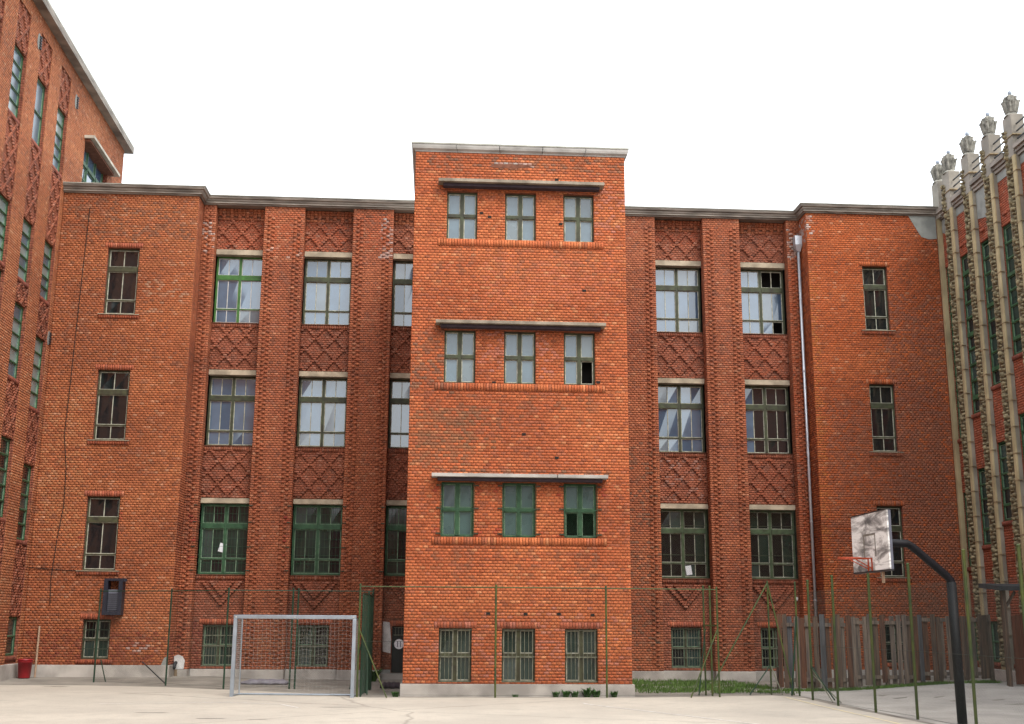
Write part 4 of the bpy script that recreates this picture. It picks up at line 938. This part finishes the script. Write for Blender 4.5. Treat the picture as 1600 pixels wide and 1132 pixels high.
# ================================================================== BASKETBALL HOOP
PB = np.array((9.80, 22.2)); bh = root('basketball_hoop', (*PB, 0), 'black basketball post with bent arm, weathered white board and orange rim', 'basketball hoop')
bn = np.array((-1.0, -.02)); bw_ = np.array((-bn[1], bn[0]))            # outward normal of the board, and along it
MB().tube([(*PB, -.1), (*(PB + bn * .02), 2.60)], .090, 16).build('pole', 'pole_black', bh, True)
arm = MB(); arm.tube([(*(PB + bn * .02), 2.45), (*(PB + bn * .02), 2.62), (*(PB + bn * .10), 2.72), (*(PB + bn * .74), 3.26), (*(PB + bn * .84), 3.32), (*(PB + bn * 1.52), 3.34)], .075, 14); arm.build('arm', 'pole_black', bh, True)
BC = PB + bn * 1.58; fH = Fr((*BC, 0), (*bw_, 0), (*bn, 0))
BWd, z0, z1 = .90, 2.80, 3.88
bd = MB(); bd.fb(fH, -BWd, BWd, z0, z1, -.03, .0); bd = bd.build('backboard', 'board_white', bh)
fr_ = MB()
for a, b, c, e in ((-BWd, -BWd + .035, z0, z1), (BWd - .035, BWd, z0, z1), (-BWd + .035, BWd - .035, z0, z0 + .035), (-BWd + .035, BWd - .035, z1 - .035, z1)): fr_.fb(fH, a, b, c, e, -.08, -.032)
fr_.build('board_frame', 'cabinet_panel', bd)
ln = MB()
for a, b, c, e in ((-.30, -.26, 3.06, 3.46), (.26, .30, 3.06, 3.46), (-.30, .30, 3.462, 3.50)): ln.fb(fH, a, b, c, e, .0005, .004)
ln.build('target_square', 'stain', bd)
edge = MB(); edge.fb(fH, -BWd - .006, BWd + .006, z0 - .03, z0 - .002, -.08, .006).fb(fH, -BWd - .006, BWd + .006, z1 + .002, z1 + .02, -.08, .006); edge.build('edge_strip', 'iron', bd)
rim = MB(); rc = BC + bn * .40; pts = [(rc[0] + .225 * math.cos(2 * math.pi * i / 28), rc[1] + .225 * math.sin(2 * math.pi * i / 28), 3.03) for i in range(29)]
rim.tube(pts, .013, 6, False); rim = rim.build('rim', 'rim_orange', bh, True)
br = MB()
for s in (-.09, .09):
    br.bar(fH.p(s, 3.03, .01), fH.p(s, 3.03, .20), .022); br.bar(fH.p(s, 2.80, .012), fH.p(s, 3.04, .012), .022); br.bar(fH.p(s, 2.84, .02), fH.p(s * 1.6, 3.02, .36), .016)
br.build('rim_bracket', 'rim_orange', rim)
MB().fb(fH, .42, .50, 2.56, 2.765, -.06, -.03).build('hanger_strap', 'wood_bare', bd)
for s in (-.5, .5): MB().bar(fH.p(s * .1, 3.32, -.12), fH.p(s, 3.75 if s > 0 else 2.95, -.085), .03).build('board_stay', 'pole_black', bh)

# ================================================================== WOODEN FENCE
A_, B_ = np.array((9.34, 32.62)), np.array((15.75, 33.35))
wf = root('wooden_fence', (*((A_ + B_) / 2), 0), 'weathered grey-brown plank fence with gaps behind the wire posts', 'fence')
wd = (B_ - A_); WL = np.linalg.norm(wd); wd = wd / WL; wnv = np.array((wd[1], -wd[0])); fWf = Fr((*A_, 0), (*wd, 0), (*wnv, 0))
u = 0.0; i = 0
while u < WL:
    w = random.uniform(.11, .17); q = A_ + wd * u; g = gh(*q); top = 2.0 + random.uniform(-.06, .06) + .05 * u / WL; ln_ = random.uniform(-.012, .012)
    if not (2.9 < u < 3.25 and i % 2):
        mb = MB(); d0 = .02 + random.uniform(0, .012) - (.085 if i % 3 == 2 else 0); zb = g + random.uniform(.03, .14)
        mb.hexa([fWf.p(u, zb, d0 + .022), fWf.p(u + w, zb, d0 + .022), fWf.p(u + w, zb, d0), fWf.p(u, zb, d0), fWf.p(u + ln_, top, d0 + .022), fWf.p(u + w + ln_, top + random.uniform(-.02, .02), d0 + .022), fWf.p(u + w + ln_, top, d0), fWf.p(u + ln_, top, d0)])
        mb.build('plank', random.choice(('timber', 'timber_grey', 'timber_grey', 'timber_grey', 'timber', 'timber_blue', 'timber_blue', 'timber_brown')), wf)
    u += w + random.choice((.008, .012, .02, .03, .055)); i += 1
for z in (1.72, .24):
    for k in range(3): MB().fb(fWf, WL * k / 3 + .003, WL * (k + 1) / 3 - .003, z + gh(*(A_ + wd * WL * (k + .5) / 3)) * .8, z + .10 + gh(*(A_ + wd * WL * (k + .5) / 3)) * .8, -.04, .012).build('rail', 'timber_grey', wf)
for k in range(7): MB().fb(fWf, WL * k / 6.05, WL * k / 6.05 + .09, -.1, .62, -.14, -.045).build('fence_post', 'timber_grey', wf)

# ================================================================== SHED AT THE RIGHT EDGE
sh = root('garden_shelter', (15.7, 31.6, .2), 'dark timber lean-to with red-brown boards against the ornate block', 'shelter')
for x, y in ((15.18, 31.3), (15.36, 31.75), (16.4, 31.3)): MB().box(x, x + .09, y, y + .09, 0, 2.72).build('post', 'timber', sh)
MB().hexa([(15.0, 31.1, 2.70), (16.6, 31.1, 2.70), (16.6, 32.3, 2.80), (15.0, 32.3, 2.80), (15.0, 31.1, 2.82), (16.6, 31.1, 2.82), (16.6, 32.3, 2.92), (15.0, 32.3, 2.92)]).build('roof', 'roof_felt', sh)
for k in range(9): MB().box(15.42 + k * .125, 15.42 + k * .125 + .118, 31.40 + .004 * (k % 2), 31.425 + .004 * (k % 2), .25, 2.05 + .02 * (k % 3)).build('board', 'timber_red', sh)
MB().bar((15.22, 31.35, 2.2), (15.55, 31.35, 2.68), .06).build('knee_brace', 'timber', sh)

# ================================================================== SMALL THINGS
bx, by = -12.05, 36.35; gz = gh(bx, by)
bn_ = root('waste_bin', (bx, by, gz), 'red plastic waste bin in the corner by the left wall', 'bin')
MB().lathe((bx, by, gz), [(.155, 0), (.17, .02), (.205, .50), (.22, .50), (.22, .54), (.19, .54), (.175, .10)], 20).build('body', 'red_plastic', bn_, True)
MB().lathe((bx, by, gz + .455), [(.212, 0), (.216, .03)], 20).build('rim_band', 'red_plastic', bn_)
solo(MB().tube([(-11.86, 36.72, gh(-11.86, 36.7)), (-11.93, 36.96, 1.58)], .03, 8), 'leaning_pole', 'wood_bare', (-11.86, 36.72, .09), 'pale wooden pole leaning against the brick wall near the red bin', 'pole')
cbx = root('wall_cabinet', (-9.78, 36.9, 1.9), 'open black metal cabinet frame hung on the wall above a barred cellar window', 'cabinet')
x0, x1, y0, y1, z0, z1 = -10.06, -9.50, 36.70, 37.03, 1.92, 3.00
mb = MB()
for x in (x0, x1 - .12): mb.box(x, x + .12, y0, y1, z0, z1)
mb.box(x0 + .121, x1 - .121, y0, y1, z0, z0 + .09).box(x0 + .121, x1 - .121, y0, y1, z1 - .07, z1); mb.build('frame', 'cabinet', cbx)
MB().box(x0 + .125, x1 - .125, y0 + .10, y0 + .13, z0 + .10, z1 - .33).build('louvre_panel', 'cabinet_panel', cbx)
for k in range(9): MB().box(x0 + .13, x1 - .13, y0 + .08, y0 + .098, z0 + .13 + k * .06, z0 + .15 + k * .06).build('slat', 'cabinet', cbx)
MB().box(x1 - .02, x1 + .10, y0 + .02, y0 + .10, z1 - .09, z1 + .0).build('arm', 'cabinet', cbx)
def sheet(u, z, w, h, ang, fr, d, label):
    c, s = math.cos(ang), math.sin(ang); q = [(u + c * a - s * b, z + s * a + c * b) for a, b in ((-w / 2, -h / 2), (w / 2, -h / 2), (w / 2, h / 2), (-w / 2, h / 2))]
    base = fr.p(u, z - h / 2, d); solo(MB().prism(q, fr, d, d + .004), 'paper_sheet', 'paper', tuple(base), label, 'paper')
sheet(-6.92, 4.05, .20, .28, -.25, fB, -.225, 'white sheet of paper stuck in a green-guarded window above the goal')
sheet(8.18, 3.47, .19, .30, .15, fB, -.225, 'white sheet of paper in a lower pane right of the tower')
sg = root('round_sign', (-1.19, 38.3, .93), 'small round white sign with two dark bars on the cellar door', 'sign')
n = 24; MB().prism([(-1.19 + .155 * math.cos(2 * math.pi * i / n), 1.08 + .155 * math.sin(2 * math.pi * i / n)) for i in range(n)], fB, -.07, -.06).build('disc', 'paper', sg)
for u in (-1.235, -1.145): MB().fb(fB, u - .014, u + .014, .99, 1.17, -.0595, -.057).build('bar', 'cabinet_panel', sg)
# foam mat by the wall, dark sack by the tower
def pad(name, m, x0, x1, y0, y1, h, z, label, cat, amp=.02):
    mb = MB(); nx, ny = 14, 5; base = ((x0 + x1) / 2, (y0 + y1) / 2, z)
    def P(i, j, t):
        e = (1 - abs(2 * i / nx - 1) ** 6) * (1 - abs(2 * j / ny - 1) ** 6)
        return (x0 + (x1 - x0) * i / nx, y0 + (y1 - y0) * j / ny + .03 * math.sin(i * 1.7), z + (h * (.45 + .55 * e) + amp * math.sin(i * 1.9 + j) if t else amp * .6 * (1 + math.sin(i * 1.3))))
    for t in (0, 1):
        for j in range(ny + 1):
            for i in range(nx + 1): mb.v.append(P(i, j, t))
    k = (nx + 1) * (ny + 1)
    for j in range(ny):
        for i in range(nx):
            a = j * (nx + 1) + i; mb.f += [(a, a + nx + 1, a + nx + 2, a + 1), (k + a, k + a + 1, k + a + nx + 2, k + a + nx + 1)]
    for i in range(nx): mb.f += [(i, i + 1, k + i + 1, k + i), (k - nx - 1 + i + 1, k - nx - 1 + i, 2 * k - nx - 1 + i, 2 * k - nx - 1 + i + 1)]
    for j in range(ny): a, b = j * (nx + 1), (j + 1) * (nx + 1); mb.f += [(b, a, k + a, k + b), (a + nx, b + nx, k + b + nx, k + a + nx)]
    solo(mb, name, m, base, label, cat, smooth=True)
pad('foam_mat', 'foam', -5.55, -4.25, 35.0, 35.7, .13, 0, 'long grey mat lying on the ground behind the goal', 'mat')
pad('sack', 'sack_and_shade', -1.52, -.95, 33.2, 33.9, .15, 0, 'dark sack lying on the ground left of the tower', 'sack')

# ================================================================== GRASS AND WEEDS
def blades(mb, x, y, n, sx, sy, h, wd_=.012):
    for _ in range(n):
        px, py = x + random.uniform(-sx, sx), y + random.uniform(-sy, sy); a = random.uniform(0, 6.28); hh = h * random.uniform(.5, 1.2); g = gh(px, py)
        dx, dy = math.cos(a) * wd_, math.sin(a) * wd_; lx, ly = random.uniform(-.5, .5) * hh, random.uniform(-.5, .5) * hh
        k = len(mb.v); mb.v += [(px - dx, py - dy, g), (px + dx, py + dy, g), (px + lx * .4 + dx * .6, py + ly * .4 + dy * .6, g + hh * .6), (px + lx * .4 - dx * .6, py + ly * .4 - dy * .6, g + hh * .6), (px + lx, py + ly, g + hh)]
        mb.f += [(k, k + 1, k + 2, k + 3), (k + 3, k + 2, k + 4)]
gm = MB()
for _ in range(230):
    x = random.uniform(5.2, 9.4); y = random.uniform(31.6, 37.6); blades(gm, x, y, random.randint(8, 46), .28, .2, random.uniform(.05, .13), .012)
for _ in range(150):
    t = random.random(); q = A_ + (B_ - A_) * t; blades(gm, q[0], q[1] - .18, 20, .15, .14, .09, .012)
o = gm.build('grass', 'grass'); tag(o, 'low green grass between the tower, the wall and the plank fence', 'grass', kind='stuff')
def weed(x, y, h, n, label):
    mb = MB(); g = gh(x, y); rr = random.Random(int(x * 100))
    for k in range(n):
        a = rr.uniform(0, 6.28); l = h * rr.uniform(.5, 1.1); w = l * .16; t = rr.uniform(.3, .9)
        d = np.array((math.cos(a), math.sin(a), 0)); s = np.array((-d[1], d[0], 0)); b = np.array((x + rr.uniform(-.06, .06), y + rr.uniform(-.03, .03), g))
        m = b + d * l * t * .5 + np.array((0, 0, l * .6)); e = b + d * l * t + np.array((0, 0, l * (.75 + .3 * rr.random())))
        n0 = len(mb.v); mb.v += [tuple(q) for q in (b - s * w * .3, b + s * w * .3, m + s * w, m - s * w, e)]; mb.f += [(n0, n0 + 1, n0 + 2, n0 + 3), (n0 + 3, n0 + 2, n0 + 4)]
    solo(mb, 'weed', 'leaf', (x, y, g), label, 'weed', 'weeds at the foot of the walls')
for x, h, l in ((2.95, .20, 'small weed at the plinth left of the third cellar window'), (3.2, .26, 'leafy weed under the third cellar window of the tower'), (3.42, .24, 'bushy weed under the third cellar window of the tower'), (3.72, .34, 'tallest weed at the foot of the tower'), (3.95, .28, 'weed just right of the tallest one at the tower foot'), (4.4, .22, 'low weed near the right corner of the tower'), (1.95, .10, 'tiny weed at the middle of the tower plinth')):
    weed(x, 29.82, h * .72, 45, l)
weed(-.98, 29.75, .14, 50, 'low weed at the left corner of the tower'); weed(-1.9, 36.9, .38, 90, 'bushy weed against the wall behind the mesh side panel')
